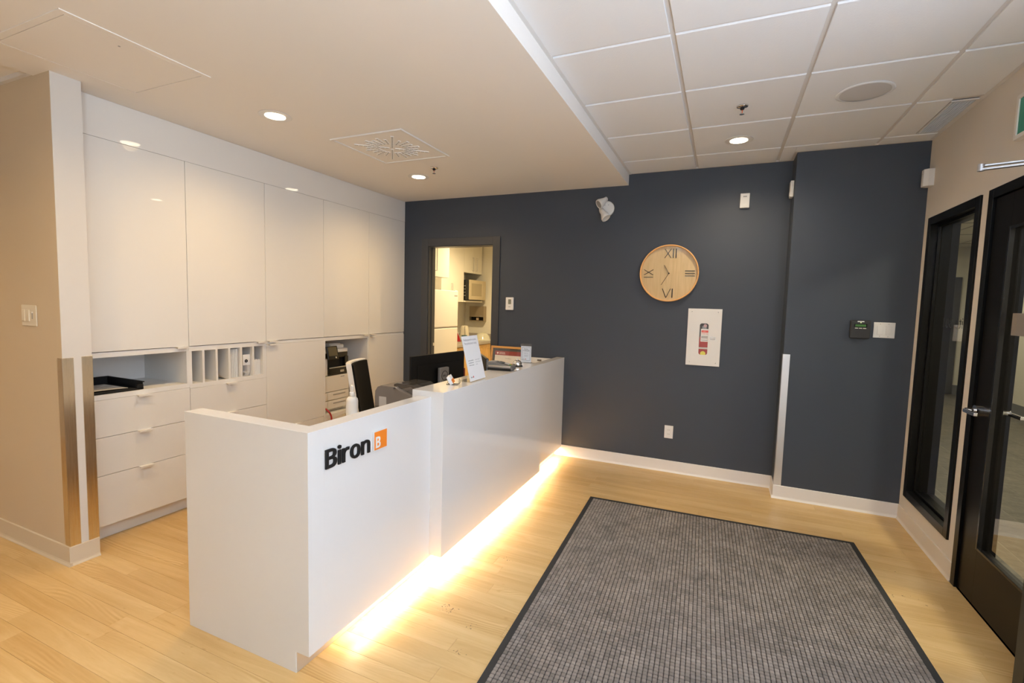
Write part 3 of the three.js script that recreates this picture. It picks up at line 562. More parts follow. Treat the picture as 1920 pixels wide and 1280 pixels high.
{ // label printer with smoked hood
  const t = thing('label_printer', 'grey rounded label printer with a clear hood and paper roll', 'printer', [1.53, 0.7405, 2.045]); t.scale.set(1, 1.09, 1);
  const prof = [[-0.15, 0.0], [0.15, 0.0], [0.15, 0.15], [0.145, 0.163], [0.03, 0.195], [-0.0, 0.207], [-0.105, 0.207], [-0.13, 0.198], [-0.147, 0.175], [-0.15, 0.14]];
  const g = ext(prof, 0.205, 0.003); g.translate(0, 0.003, -0.09); part(t, 'body', g, M.greyPlastic);
  part(t, 'side_line', bx(-0.151, 0.15, 0.088, 0.091, 0.1165, 0.1185, 0.0004), M.black);
  part(t, 'side_window', bx(-0.118, -0.062, 0.075, 0.15, 0.1165, 0.1195, 0.008), S([0.42, 0.40, 0.38], 0.2));
  const hood = ext([[-0.02, 0.205], [0.14, 0.165], [0.17, 0.18], [0.172, 0.2], [0.12, 0.226], [0.0, 0.228], [-0.02, 0.222]], 0.19, 0.002); hood.translate(0, 0.002, -0.095); part(t, 'hood', hood, M.smoke, 'smoked clear plastic hood');
  part(t, 'hood_latch', [bx(-0.016, 0.012, 0.196, 0.214, 0.09, 0.118, 0.006)], S([0.5, 0.47, 0.42], 0.12, { metalness: 0.5 }));
  part(t, 'top_plate', bx(-0.10, -0.02, 0.207, 0.2105, -0.06, 0.03, 0.001), S([0.5, 0.46, 0.38], 0.4));
  for (const x of [0.05, 0.1]) { const r = cyl(0.024, 0.024, 0.07, 28); r.rotateX(Math.PI / 2); r.translate(x, 0.18, 0.06); part(t, 'paper_roll', r, M.paper); }
}
{ // pump bottle
  const t = thing('pump_bottle', 'white lotion pump bottle standing on the work surface', 'bottle', [1.275, 0.7405, 2.25], 2.4); t.scale.set(1.06, 1.13, 1.06);
  part(t, 'body', lathe([[0, 0], [0.031, 0], [0.034, 0.004], [0.034, 0.118], [0.031, 0.132], [0.022, 0.141], [0.015, 0.145], [0, 0.146]]), M.whitePlastic);
  part(t, 'collar', lathe([[0, 0.145], [0.0165, 0.145], [0.0165, 0.166], [0.012, 0.169], [0, 0.169]]), M.whitePlastic);
  part(t, 'pump', [(() => { const g = cyl(0.005, 0.005, 0.03, 16); g.translate(0, 0.183, 0); return g; })(), bx(-0.009, 0.03, 0.196, 0.204, -0.006, 0.006, 0.002)], M.whitePlastic);
  const lab = new THREE.CylinderGeometry(0.0343, 0.0343, 0.06, 24, 1, true, 0.6, 1.5); lab.translate(0, 0.07, 0);
  part(t, 'label_print', lab, S([1, 1, 1], 0.5, { map: canvasTex(256, 160, (c, w, h) => { c.fillStyle = '#eceae6'; c.fillRect(0, 0, w, h); c.fillStyle = '#8d9bab'; c.beginPath(); c.moveTo(120, 20); c.lineTo(165, 60); c.lineTo(75, 60); c.fill(); c.fillStyle = '#9aa5b5'; c.fillRect(40, 66, 160, 10); c.fillRect(70, 100, 110, 8); c.fillRect(80, 120, 90, 8); }) }));
}
single('computer_mouse', 'black computer mouse beside the label printer', 'mouse', (() => { const g = new THREE.SphereGeometry(1, 24, 16, 0, Math.PI * 2, 0, Math.PI / 2); g.scale(0.03, 0.034, 0.055); g.translate(1.245, 0.7405, 1.975); return g; })(), M.black);
{ // task chair
  const t = thing('office_chair', 'white shelled office chair with black upholstered back', 'chair', [0.77, 0, 1.40], 0.45);
  // backrest: curved shell, chair faces local +x
  const back = (t0, t1, w, y0, y1, lean) => {
    const pts = [], n = 14; const r = 0.55;
    for (let i = 0; i <= n; i++) { const s = -w / 2 + w * i / n; pts.push([r - Math.sqrt(r * r - s * s) + 0, s]); }
    const out = pts.map(([b, s]) => [b + t1, s]).concat(pts.slice().reverse().map(([b, s]) => [b + t0, s]));
    const g = ext(out, y1 - y0, 0.006); g.rotateX(-Math.PI / 2); g.translate(0, y0, 0); const sh = new THREE.Matrix4().set(1, -lean, 0, lean * y0, 0, 1, 0, 0, 0, 0, 1, 0, 0, 0, 0, 1); g.applyMatrix4(sh); g.computeVertexNormals(); return g;
  };
  part(t, 'back_shell', back(-0.15, -0.12, 0.40, 0.52, 0.996, 0.16), M.whitePlastic, 'white plastic back shell');
  part(t, 'back_cushion', back(-0.114, -0.106, 0.385, 0.54, 0.985, 0.16), S([0.007, 0.0065, 0.006], 0.9, { specularIntensity: 0.4 }), 'black back cushion');
  part(t, 'seat', bx(-0.13, 0.32, 0.44, 0.51, -0.23, 0.23, 0.03), S([0.014, 0.013, 0.012], 0.85));
  part(t, 'seat_shell', bx(-0.2, 0.3, 0.41, 0.44, -0.2, 0.2, 0.012), M.whitePlastic);
  part(t, 'back_bracket', bar([-0.1, 0.42, 0], [-0.17, 0.56, 0], 0.07, 0.03), M.whitePlastic);
  part(t, 'gas_column', [(() => { const g = cyl(0.025, 0.025, 0.3, 20); g.translate(0.06, 0.26, 0); return g; })()], M.chrome);
  for (let i = 0; i < 5; i++) { const a = i * Math.PI * 2 / 5 + 0.3, x = 0.06 + 0.28 * Math.cos(a), z = 0.28 * Math.sin(a); part(t, 'base_leg', bar([0.06, 0.12, 0], [x, 0.075, z], 0.04, 0.03), M.black); const w = new THREE.TorusGeometry(0.018, 0.012, 10, 20); w.translate(x, 0.0302, z); part(t, 'caster', w, M.black); }
}

// ================================================================== WALL FITTINGS
{ // wall clock
  const t = thing('wall_clock', 'round wall clock with wooden rim and roman numerals', 'clock', [2.884, 1.814, 0.001]);
  const R = 0.253;
  const rim = lathe([[R - 0.012, 0], [R, 0], [R, 0.036], [R - 0.002, 0.04], [R - 0.009, 0.04], [R - 0.012, 0.036], [R - 0.012, 0]], 96); rim.rotateX(Math.PI / 2); part(t, 'rim', rim, M.clockWood, 'thin bent wood rim');
  const face = new THREE.CircleGeometry(R - 0.011, 96); face.translate(0, 0, 0.008); part(t, 'face', [face, (() => { const g = cyl(R - 0.012, R - 0.012, 0.006, 96); g.rotateX(Math.PI / 2); g.translate(0, 0, 0.004); return g; })()], M.clockFace, 'pale wood face');
  const stroke = (a, b, w = 0.0078) => bar([a[0], a[1], 0.0105], [b[0], b[1], 0.0105], w, w * 0.6);
  const num = (list, ang) => { const c = Math.cos(ang), s = Math.sin(ang); const rot = ([x, y]) => [x * c - y * s, x * s + y * c]; part(t, 'numeral', list.map(([a, b]) => stroke(rot(a), rot(b))), M.black); };
  const r0 = 0.136, r1 = 0.218;
  num([[[-0.044, r1], [0.012, r0]], [[0.012, r1], [-0.044, r0]], [[0.030, r1], [0.030, r0]], [[0.054, r1], [0.054, r0]]], 0);
  num([[[-0.022, r0], [-0.022, r1]], [[0, r0], [0, r1]], [[0.022, r0], [0.022, r1]]], -Math.PI / 2);
  num([[[-0.05, -r0], [-0.016, -r1]], [[0.02, -r0], [-0.016, -r1]], [[0.036, -r0], [0.036, -r1]]], 0);
  num([[[-0.034, r0], [-0.034, r1]], [[-0.014, r0], [0.034, r1]], [[0.034, r0], [-0.014, r1]]], Math.PI / 2);
  const hand = (ang, len, tail, w) => { const s = Math.sin(ang), c = Math.cos(ang); return bar([-s * tail, -c * tail, 0.016], [s * len, c * len, 0.016], w, 0.003); };
  part(t, 'hour_hand', hand(-0.52, 0.085, 0.004, 0.0075), M.black); part(t, 'minute_hand', hand(-2.6, 0.122, 0.004, 0.0055), M.black);
  part(t, 'pivot', (() => { const g = cyl(0.006, 0.006, 0.012, 20); g.rotateX(Math.PI / 2); g.translate(0, 0, 0.014); return g; })(), M.black);
  const gl = new THREE.CircleGeometry(R - 0.012, 96); gl.translate(0, 0, 0.034); part(t, 'glass', gl, M.glass);
}
{ // fire extinguisher cabinet, recessed look with a window
  const t = thing('extinguisher_cabinet', 'white recessed fire extinguisher cabinet with narrow window', 'cabinet', [3.204, 1.006, 0]);
  const W = 0.274, H = 0.498;
  const win = roundRect(-0.0375, 0.0365, 0.093, 0.372, 0.02);
  part(t, 'frame', ext([[-W / 2, 0], [W / 2, 0], [W / 2, H], [-W / 2, H]], 0.012, 0.0015, [[[-W / 2 + 0.026, 0.022], [-W / 2 + 0.026, H - 0.022], [W / 2 - 0.026, H - 0.022], [W / 2 - 0.026, 0.022]]]), M.whitePlastic);
  const door = ext(roundRect(-W / 2 + 0.028, W / 2 - 0.028, 0.024, H - 0.024, 0.012), 0.006, 0.001, [win.slice().reverse()]); door.translate(0, 0, 0.007); const dr = part(t, 'door', door, M.whitePlastic);
  part(dr, 'catch', [bx(0.054, 0.094, 0.232, 0.256, 0.013, 0.017, 0.003)], M.chrome);
  part(dr, 'window_pane', plain(-0.036, 0.035, 0.095, 0.37, 0.0065, 0.0075), M.glass);
  part(t, 'inner_box', [plain(-0.06, 0.06, 0.07, 0.40, 0.0005, 0.002)], S([0.05, 0.05, 0.06], 0.6));
  // extinguisher, slim half body in the shallow box
  const e = thing('fire_extinguisher', 'red fire extinguisher with paper tag behind the cabinet window', 'extinguisher', [3.204, 1.085, 0.0022]);
  const sq = (g) => { g.scale(1, 1, 0.055); return g; };
  part(e, 'cylinder', sq(lathe([[0, 0], [0.034, 0], [0.036, 0.006], [0.036, 0.15], [0.03, 0.175], [0.014, 0.195], [0, 0.196]])), M.red);
  part(e, 'valve', [bx(-0.016, 0.02, 0.196, 0.27, 0.0, 0.0018, 0.0006)], S([0.3, 0.31, 0.34], 0.4));
  part(e, 'gauge', (() => { const g = cyl(0.014, 0.014, 0.002, 24); g.rotateX(Math.PI / 2); g.translate(0.008, 0.272, 0.0016); return g; })(), S([0.7, 0.45, 0.47], 0.3));
  const tag = canvasTex(256, 400, (c, w, h) => { c.fillStyle = '#ece9e6'; c.fillRect(0, 0, w, h); c.fillStyle = '#e2574c'; c.fillRect(20, 45, w - 20, 70); c.fillStyle = '#f6b7b0'; c.font = 'bold 52px sans-serif'; c.fillText('A B C', 60, 98); c.fillStyle = '#dc4a40'; c.font = 'bold 40px sans-serif'; c.fillText('EXTINCTEUR', 24, 170, 220); c.fillStyle = '#b9b4b6'; c.fillRect(20, 220, w - 40, 80); c.fillStyle = '#556'; c.fillRect(20, 345, w - 40, 12); });
  const tg = printed(0.062, 0.112); tg.translate(0.006, 0.188, 0.0042); part(e, 'paper_tag', tg, S([1, 1, 1], 0.8, { map: tag }));
  part(e, 'band', bx(-0.036, 0.036, 0.066, 0.082, 0.0016, 0.0028, 0.0004), S([0.6, 0.58, 0.55], 0.4));
  part(e, 'yellow_seal', (() => { const g = cyl(0.022, 0.022, 0.0012, 14); g.rotateX(Math.PI / 2); g.translate(0.0, 0.026, 0.003); return g; })(), S([0.75, 0.68, 0.1], 0.5));
}
{ // thermostat
  const t = thing('thermostat', 'white wall thermostat beside the kitchen doorway', 'thermostat', [1.328, 1.44, 0]);
  part(t, 'body', bx(-0.043, 0.043, 0, 0.13, 0, 0.024, 0.006), M.whitePlastic); part(t, 'screen', bx(-0.013, 0.02, 0.06, 0.11, 0.0235, 0.0245, 0.001), S([0.22, 0.22, 0.17], 0.25)); part(t, 'button', bx(-0.01, 0.014, 0.03, 0.036, 0.0238, 0.026, 0.001), M.midGrey);
}
{ // outlet
  const t = thing('wall_outlet', 'white double wall outlet low on the dark wall', 'outlet', [2.953, 0.314, 0]);
  part(t, 'plate', bx(-0.038, 0.038, 0, 0.118, 0, 0.006, 0.003), M.whitePlastic); part(t, 'socket', bx(-0.017, 0.017, 0.025, 0.093, 0.005, 0.0085, 0.002), M.whitePlastic);
  for (const y of [0.04, 0.078]) for (const x of [-0.006, 0.006]) part(t, 'slot', plain(x - 0.0012, x + 0.0012, y - 0.004, y + 0.004, 0.008, 0.0088), M.black);
}
{ // emergency light
  const t = thing('emergency_light', 'white twin head emergency light high on the dark wall', 'emergency light', [2.296, 2.414, 0]);
  const plate = lathe([[0, 0], [0.072, 0], [0.072, 0.014], [0.066, 0.022], [0, 0.024]], 48); plate.rotateX(Math.PI / 2); part(t, 'base_plate', plate, M.whitePlastic);
  part(t, 'indicator', bx(0.016, 0.022, 0.03, 0.036, 0.0235, 0.0245, 0.001), S([0.15, 0.25, 0.28], 0.3));
  const head = (from, dir, roll) => {
    const g = lathe([[0, -0.05], [0.022, -0.05], [0.028, -0.02], [0.046, 0.028], [0.049, 0.032], [0.049, 0.05], [0.044, 0.052], [0.038, 0.046], [0, 0.044]], 36);
    const d = V(...dir).normalize(), q = new THREE.Quaternion().setFromUnitVectors(V(0, 1, 0), d); g.scale(1, 1, 0.8); g.applyQuaternion(q); g.translate(...from); return g;
  };
  const a = part(t, 'lamp_head', head([-0.028, 0.058, 0.062], [-0.62, -0.62, 0.55]), M.whitePlastic); 
  const b = part(t, 'lamp_head', head([-0.012, -0.056, 0.062], [0.45, -0.75, 0.2]), M.whitePlastic);
  const lens = (from, dir) => { const g = cyl(0.036, 0.036, 0.002, 28); const d = V(...dir).normalize(); g.applyQuaternion(new THREE.Quaternion().setFromUnitVectors(V(0, 1, 0), d)); g.translate(from[0] + d.x * 0.047, from[1] + d.y * 0.047, from[2] + d.z * 0.047); return g; };
  part(a, 'lens', lens([-0.028, 0.058, 0.062], [-0.62, -0.62, 0.55]), M.midGrey);
  part(t, 'head_arm', [bar([-0.02, 0.03, 0.015], [-0.02, 0.05, 0.05], 0.016, 0.016), bar([-0.02, -0.02, 0.015], [-0.014, -0.05, 0.05], 0.016, 0.016)], M.whitePlastic);
}
{ // small occupancy sensor boxes
  const t = thing('wall_sensor', 'white sensor box high on the dark wall above the clock', 'sensor', [3.463, 2.357, 0]);
  part(t, 'body', bx(-0.036, 0.036, 0, 0.12, 0, 0.028, 0.004), M.whitePlastic); part(t, 'vent', bx(-0.014, 0.014, 0.088, 0.098, 0.0275, 0.0285, 0.0005), M.midGrey); part(t, 'lens', bx(-0.02, 0.02, 0.012, 0.04, 0.0275, 0.03, 0.002), M.whitePlastic);
  const u = thing('wall_sensor', 'white sensor box on the narrow return of the charcoal pier', 'sensor', [XS, 2.40, 0.12]);
  part(u, 'body', bx(-0.024, 0, 0, 0.125, -0.036, 0.036, 0.004), M.whitePlastic); part(u, 'lens', bx(-0.027, -0.023, 0.012, 0.04, -0.02, 0.02, 0.002), M.whitePlastic);
}
{ // access keypad and switch
  const t = thing('access_keypad', 'dark keypad with small green display on the charcoal pier', 'keypad', [4.286, 1.316, ZS]);
  part(t, 'body', bx(-0.063, 0.063, 0, 0.135, 0, 0.03, 0.01), S([0.028, 0.027, 0.027], 0.45));
  part(t, 'flap', bx(-0.06, 0.06, 0.003, 0.07, 0.029, 0.034, 0.006), S([0.028, 0.027, 0.027], 0.45));
  part(t, 'display', plain(-0.033, 0.033, 0.088, 0.104, 0.0295, 0.0305), S([0.06, 0.19, 0.03], 0.3));
  part(t, 'display_surround', plain(-0.04, 0.04, 0.083, 0.108, 0.0292, 0.0301), M.blackGloss);
  for (const x of [-0.025, 0, 0.025]) part(t, 'button', bx(x - 0.0095, x + 0.0095, 0.073, 0.0785, 0.0295, 0.034, 0.001), M.offWhite);
  part(t, 'badge', bx(-0.021, 0.021, 0.122, 0.129, 0.0288, 0.0315, 0.001), M.whitePlastic);
  part(t, 'led', bx(-0.004, 0.004, 0.115, 0.1195, 0.0295, 0.032, 0.001), glow(new THREE.Color().setRGB(0.6, 0.9, 0.1), 1.2));
  const s = thing('light_switch', 'white double rocker light switch on the charcoal pier', 'switch', [4.436, 1.326, ZS]);
  part(s, 'plate', bx(-0.065, 0.065, 0, 0.114, 0, 0.006, 0.003), M.whitePlastic);
  for (const x of [-0.025, 0.025]) { const r = bx(x - 0.0165, x + 0.0165, 0.024, 0.09, 0.003, 0.009, 0.0015); part(s, 'rocker', r, M.whitePlastic); }
  for (const x of [-0.025, 0.025]) for (const y of [0.012, 0.102]) part(s, 'screw', (() => { const g = cyl(0.0025, 0.0025, 0.002, 10); g.rotateX(Math.PI / 2); g.translate(x, y, 0.006); return g; })(), M.midGrey);
}
{ // motion detector in the corner
  const t = thing('motion_detector', 'white motion detector high in the corner of the beige wall', 'detector', [XR, 2.39, 0.29]);
  const g = ext([[0, -0.035], [0, 0.035], [-0.03, 0.035], [-0.052, 0.018], [-0.052, -0.018], [-0.03, -0.035]], 0.11, 0.003); g.rotateX(-Math.PI / 2); part(t, 'body', g, M.whitePlastic); part(t, 'lens', bx(-0.056, -0.05, 0.025, 0.06, -0.015, 0.015, 0.002), M.whitePlastic); part(t, 'led', bx(-0.056, -0.053, 0.082, 0.086, -0.003, 0.003, 0.0005), M.midGrey);
}
{ // switch on the hall wall
  const s = thing('light_switch', 'cream switch plate with two rockers and a dimmer on the hall wall', 'switch', [-0.163, 1.306, 3.186]);
  part(s, 'plate', bx(-0.079, 0.079, 0, 0.116, 0, 0.006, 0.003), S([0.74, 0.68, 0.56], 0.4));
  part(s, 'rocker', bx(-0.066, -0.034, 0.026, 0.09, 0.004, 0.011, 0.002), S([0.76, 0.70, 0.58], 0.35)); part(s, 'rocker', bx(-0.02, 0.012, 0.026, 0.09, 0.004, 0.011, 0.002), S([0.76, 0.70, 0.58], 0.35));
  part(s, 'dimmer_slot', bx(0.034, 0.044, 0.04, 0.078, 0.005, 0.0072, 0.001), M.midGrey); part(s, 'dimmer_knob', bx(0.03, 0.048, 0.072, 0.08, 0.005, 0.013, 0.002), S([0.76, 0.70, 0.58], 0.35));
}
{ // exit sign on the entrance wall
  const t = thing('exit_sign', 'green exit sign in a cream frame above the entrance door', 'exit sign', [XR, 2.352, 1.383]);
  part(t, 'housing', [bx(-0.03, 0, 0, 0.21, 0, 0.02, 0.002), bx(-0.03, 0, 0, 0.21, 0.30, 0.32, 0.002), bx(-0.0295, 0, 0.0005, 0.02, 0.019, 0.301, 0.001), bx(-0.0295, 0, 0.19, 0.2095, 0.019, 0.301, 0.001), plain(-0.01, 0, 0.005, 0.205, 0.005, 0.315)], M.offWhite);
  part(t, 'face', plain(-0.024, -0.02, 0.02, 0.19, 0.02, 0.30), S([0.03, 0.28, 0.19], 0.4));
}

// ================================================================== CEILING FITTINGS
function downlight(x, z, y, label, on = DOWN, tint = WARM) {
  const t = thing('downlight', label, 'ceiling light', [x, y, z], 0, 'recessed ceiling downlights');
  const ring = lathe([[0.057, -0.0005], [0.094, -0.0005], [0.095, -0.003], [0.09, -0.0042], [0.06, -0.0045], [0.058, -0.0035], [0.057, -0.0005]], 56); part(t, 'trim_ring', ring, M.whitePlastic);
  const l = cyl(0.058, 0.058, 0.0025, 48); l.translate(0, -0.0045, 0); part(t, 'lamp_lens', l, glow(new THREE.Color().setRGB(1, 0.86, 0.62), 13));
  const s = new THREE.SpotLight(tint, on, 0, 1.38, 1.0, 2); s.position.set(x, y - 0.012, z); s.target.position.set(x, 0, z); s.castShadow = true; s.shadow.radius = 2.5; s.name = 'downlight_lamp'; scene.add(s); scene.add(s.target);
  return t;
}
downlight(0.752, 2.348, YB, 'recessed downlight in the lowered ceiling near the access hatch');
downlight(0.78, 0.865, YB, 'recessed downlight in the lowered ceiling beside the square diffuser');
downlight(3.383, 0.663, YC, 'recessed downlight set in a white ceiling tile', 6.2, TILEWARM);
downlight(0.76, 3.95, YB, 'unseen recessed downlight placed to light the hall end', 5);  // out of view, placed to warm the hall end
downlight(-1.2, 4.6, 2.645, 'unseen hall ceiling downlight placed to light the cream wall', 8);  // unseen lamp that lights the cream hall wall

{ // unseen uplighter behind the viewer, placed to wash the tile ceiling
  const t = thing('unseen_floor_lamp', 'unseen silver uplighter floor lamp placed to light the tile ceiling', 'floor lamp', [3.8, 0, 5.2]);
  part(t, 'base', lathe([[0, 0], [0.14, 0], [0.14, 0.012], [0.03, 0.03], [0, 0.03]]), M.satinMetal);
  part(t, 'pole', lathe([[0, 0.03], [0.012, 0.03], [0.012, 1.66], [0, 1.66]], 20), M.satinMetal);
  part(t, 'bowl', lathe([[0.012, 1.64], [0.1, 1.66], [0.19, 1.70], [0.235, 1.75], [0.238, 1.752], [0.232, 1.752], [0.185, 1.705], [0.1, 1.667], [0, 1.66]], 48), M.satinMetal);
  const d = cyl(0.2, 0.2, 0.004, 40); d.translate(0, 1.728, 0); part(t, 'lamp_lens', d, glow(COOL, 3));
  const l = new THREE.RectAreaLight(UPCOLOR, UPLIGHT, 0.34, 0.34); l.position.set(3.8, 1.757, 5.2); l.rotation.set(Math.PI / 2, 0, 0); l.name = 'unseen_uplight_lamp'; scene.add(l);
}
function sprinkler(x, z, y, label) {
  const t = thing('sprinkler', label, 'sprinkler', [x, y, z], 0, 'ceiling sprinklers');
  part(t, 'escutcheon', lathe([[0.012, -0.012], [0.03, -0.008], [0.034, -0.0005], [0.012, -0.0005]], 32), M.chrome);
  part(t, 'stem', lathe([[0, -0.0005], [0.012, -0.0005], [0.012, -0.02], [0.008, -0.024], [0, -0.024]], 20), M.black);
  part(t, 'frame_arm', [bar([-0.009, -0.02, 0], [-0.006, -0.045, 0], 0.003, 0.003), bar([0.009, -0.02, 0], [0.006, -0.045, 0], 0.003, 0.003)], M.chrome);
  part(t, 'bulb', (() => { const g = cyl(0.0025, 0.0025, 0.02, 10); g.translate(0, -0.034, 0); return g; })(), S([0.7, 0.12, 0.03], 0.2));
  part(t, 'deflector', (() => { const g = cyl(0.014, 0.014, 0.002, 20); g.translate(0, -0.048, 0); return g; })(), M.chrome);
}
sprinkler(1.075, 1.067, YB, 'chrome fire sprinkler in the lowered painted ceiling');
sprinkler(3.386, 1.29, YC, 'chrome fire sprinkler in a white ceiling tile');
{ // ceiling speaker
  const t = thing('ceiling_speaker', 'round grey mesh loudspeaker flush in a ceiling tile', 'speaker', [3.995, YC, 1.272]);
  part(t, 'rim', lathe([[0.118, -0.0005], [0.134, -0.0005], [0.135, -0.004], [0.126, -0.007], [0.118, -0.006]], 64), M.tile);
  part(t, 'grille', lathe([[0, -0.006], [0.06, -0.0058], [0.119, -0.004], [0.119, -0.0005], [0, -0.0005]], 64), S([0.62, 0.62, 0.63], 0.6));
}
{ // swirl diffuser
  const t = thing('air_diffuser', 'square swirl air diffuser in the lowered ceiling', 'air vent', [1.065, YB, 1.607]);
  const h = 0.302;
  part(t, 'frame', ext([[-h, -h], [h, -h], [h, h], [-h, h]], 0.007, 0.001, [[[-h + 0.018, -h + 0.018], [-h + 0.018, h - 0.018], [h - 0.018, h - 0.018], [h - 0.018, -h + 0.018]]]).rotateX(Math.PI / 2).translate(0, -0.0015, 0), M.whitePlastic);
  part(t, 'face_plate', plain(-h + 0.018, h - 0.018, -0.004, -0.0005, -h + 0.018, h - 0.018), M.ceilPaint);
  const n = 24;
  for (let i = 0; i < n; i++) {
    const a = (i + 0.5) / n * Math.PI * 2, diag = i % 6 === 2 || i % 6 === 3, axis = i % 6 === 0 || i % 6 === 5;
    const r0 = i % 6 === 2 ? 0.02 : 0.095 + (diag ? 0.0 : 0), r1 = i % 6 === 2 ? 0.265 : i % 2 ? 0.19 : 0.215;
    const R = (g) => { g.rotateY(a); return g; };
    const s = part(t, 'slot', R(bx(r0, r1, -0.0085, -0.004, -0.011, 0.011, 0.001)), S([0.92, 0.92, 0.91], 0.4));
    const m = Math.max(2, Math.round((r1 - r0) / 0.03)), bl = [];
    for (let k = 0; k < m; k++) { const u = r0 + (r1 - r0) * (k + 0.12) / m, v = r0 + (r1 - r0) * (k + 0.88) / m; bl.push(plain(u, v, -0.0092, -0.0084, -0.0042, 0.0042)); }
    part(s, 'slot_opening', R(join(bl)), M.midGrey);
  }
}
{ // access panel in the lowered ceiling
  const t = thing('ceiling_hatch', 'square painted access hatch in the lowered ceiling', 'hatch', [0.57, YB, 3.148]);
  const h = 0.308, ring = (a, b, y, d) => ext([[-a, -a], [a, -a], [a, a], [-a, a]], d, 0, [[[-b, -b], [-b, b], [b, b], [b, -b]]]).rotateX(Math.PI / 2).translate(0, y, 0);
  part(t, 'frame', ring(h, h - 0.028, -0.0004, 0.004), M.ceilPaint); part(t, 'panel', bx(-h + 0.031, h - 0.031, -0.004, -0.0004, -h + 0.031, h - 0.031, 0.0008), M.ceilPaint);
  part(t, 'lock', (() => { const g = cyl(0.005, 0.005, 0.002, 12); g.translate(0.21, -0.0045, 0.05); return g; })(), M.midGrey);
}
{ // return grille beside the entrance wall
  const t = thing('return_grille', 'long grey egg crate return grille in the tile ceiling', 'air vent', [4.535, YC + 0.004, 0.68]);
  const x0 = -0.062, x1 = 0.062, z0 = -0.272, z1 = 0.272;
  part(t, 'frame', [plain(x0, x1, -0.004, 0.004, z0, z0 + 0.01), plain(x0, x1, -0.004, 0.004, z1 - 0.01, z1), plain(x0, x0 + 0.01, -0.0038, 0.0038, z0 + 0.0098, z1 - 0.0098), plain(x1 - 0.01, x1, -0.0038, 0.0038, z0 + 0.0098, z1 - 0.0098)], M.tee);
  const core = []; for (let x = x0 + 0.02; x < x1 - 0.012; x += 0.0125) core.push(plain(x - 0.0012, x + 0.0012, -0.003, 0.008, z0 + 0.01, z1 - 0.01)); for (let z = z0 + 0.02; z < z1 - 0.012; z += 0.0125) core.push(plain(x0 + 0.01, x1 - 0.01, -0.003, 0.008, z - 0.0012, z + 0.0012));
  part(t, 'egg_crate', core, S([0.72, 0.75, 0.80], 0.4)).userData.kind = 'stuff';
  part(t, 'plenum', plain(x0, x1, 0.0085, 0.0095, z0, z1), S([0.25, 0.27, 0.3], 0.7));
}

// ================================================================== ENTRANCE: sidelight, door, closer
{
  const w = structGroup('window_1', 'tall narrow black framed sidelight beside the entrance door');
  const X0 = XR - 0.012, X1 = XR + 0.15, f = 0.052, g = [];
  const fr = (n, y0, y1, z0, z1) => part(w, n, bx(X0, X1, y0, y1, z0, z1, 0.002), M.frameBlack);
  fr('frame_jamb', SL.y0, SL.y1, SL.z0, SL.z0 + f); fr('frame_jamb', SL.y0, SL.y1, SL.z1 - f, SL.z1); fr('frame_head', SL.y1 - f, SL.y1, SL.z0 + f, SL.z1 - f); fr('frame_sill', SL.y0, SL.y0 + f, SL.z0 + f, SL.z1 - f);
  const b = 0.016, za = SL.z0 + f, zb = SL.z1 - f, ya = SL.y0 + f, yb = SL.y1 - f;
  part(w, 'glazing_bead', [bx(XR + 0.03, XR + 0.046, ya, yb, za, za + b, 0.001), bx(XR + 0.03, XR + 0.046, ya, yb, zb - b, zb, 0.001), bx(XR + 0.03, XR + 0.046, ya, ya + b, za + b, zb - b, 0.001), bx(XR + 0.03, XR + 0.046, yb - b, yb, za + b, zb - b, 0.001)], M.frameBlack);
  part(w, 'pane', plain(XR + 0.048, XR + 0.0485, ya, yb, za, zb), M.glass);
  // vinyl suite lettering on the corridor face of the pane, so reversed from inside
  const tx = new TextGeometry('Suite 301', { font: fontR, size: 0.062, depth: 0.0004, curveSegments: 6 }); tx.computeBoundingBox(); const wd = tx.boundingBox.max.x; tx.scale(0.40 / wd, 1, 1); tx.rotateY(Math.PI / 2); tx.translate(XR + 0.0492, 1.425, 0.945);
  part(w, 'lettering', tx, M.black);
}
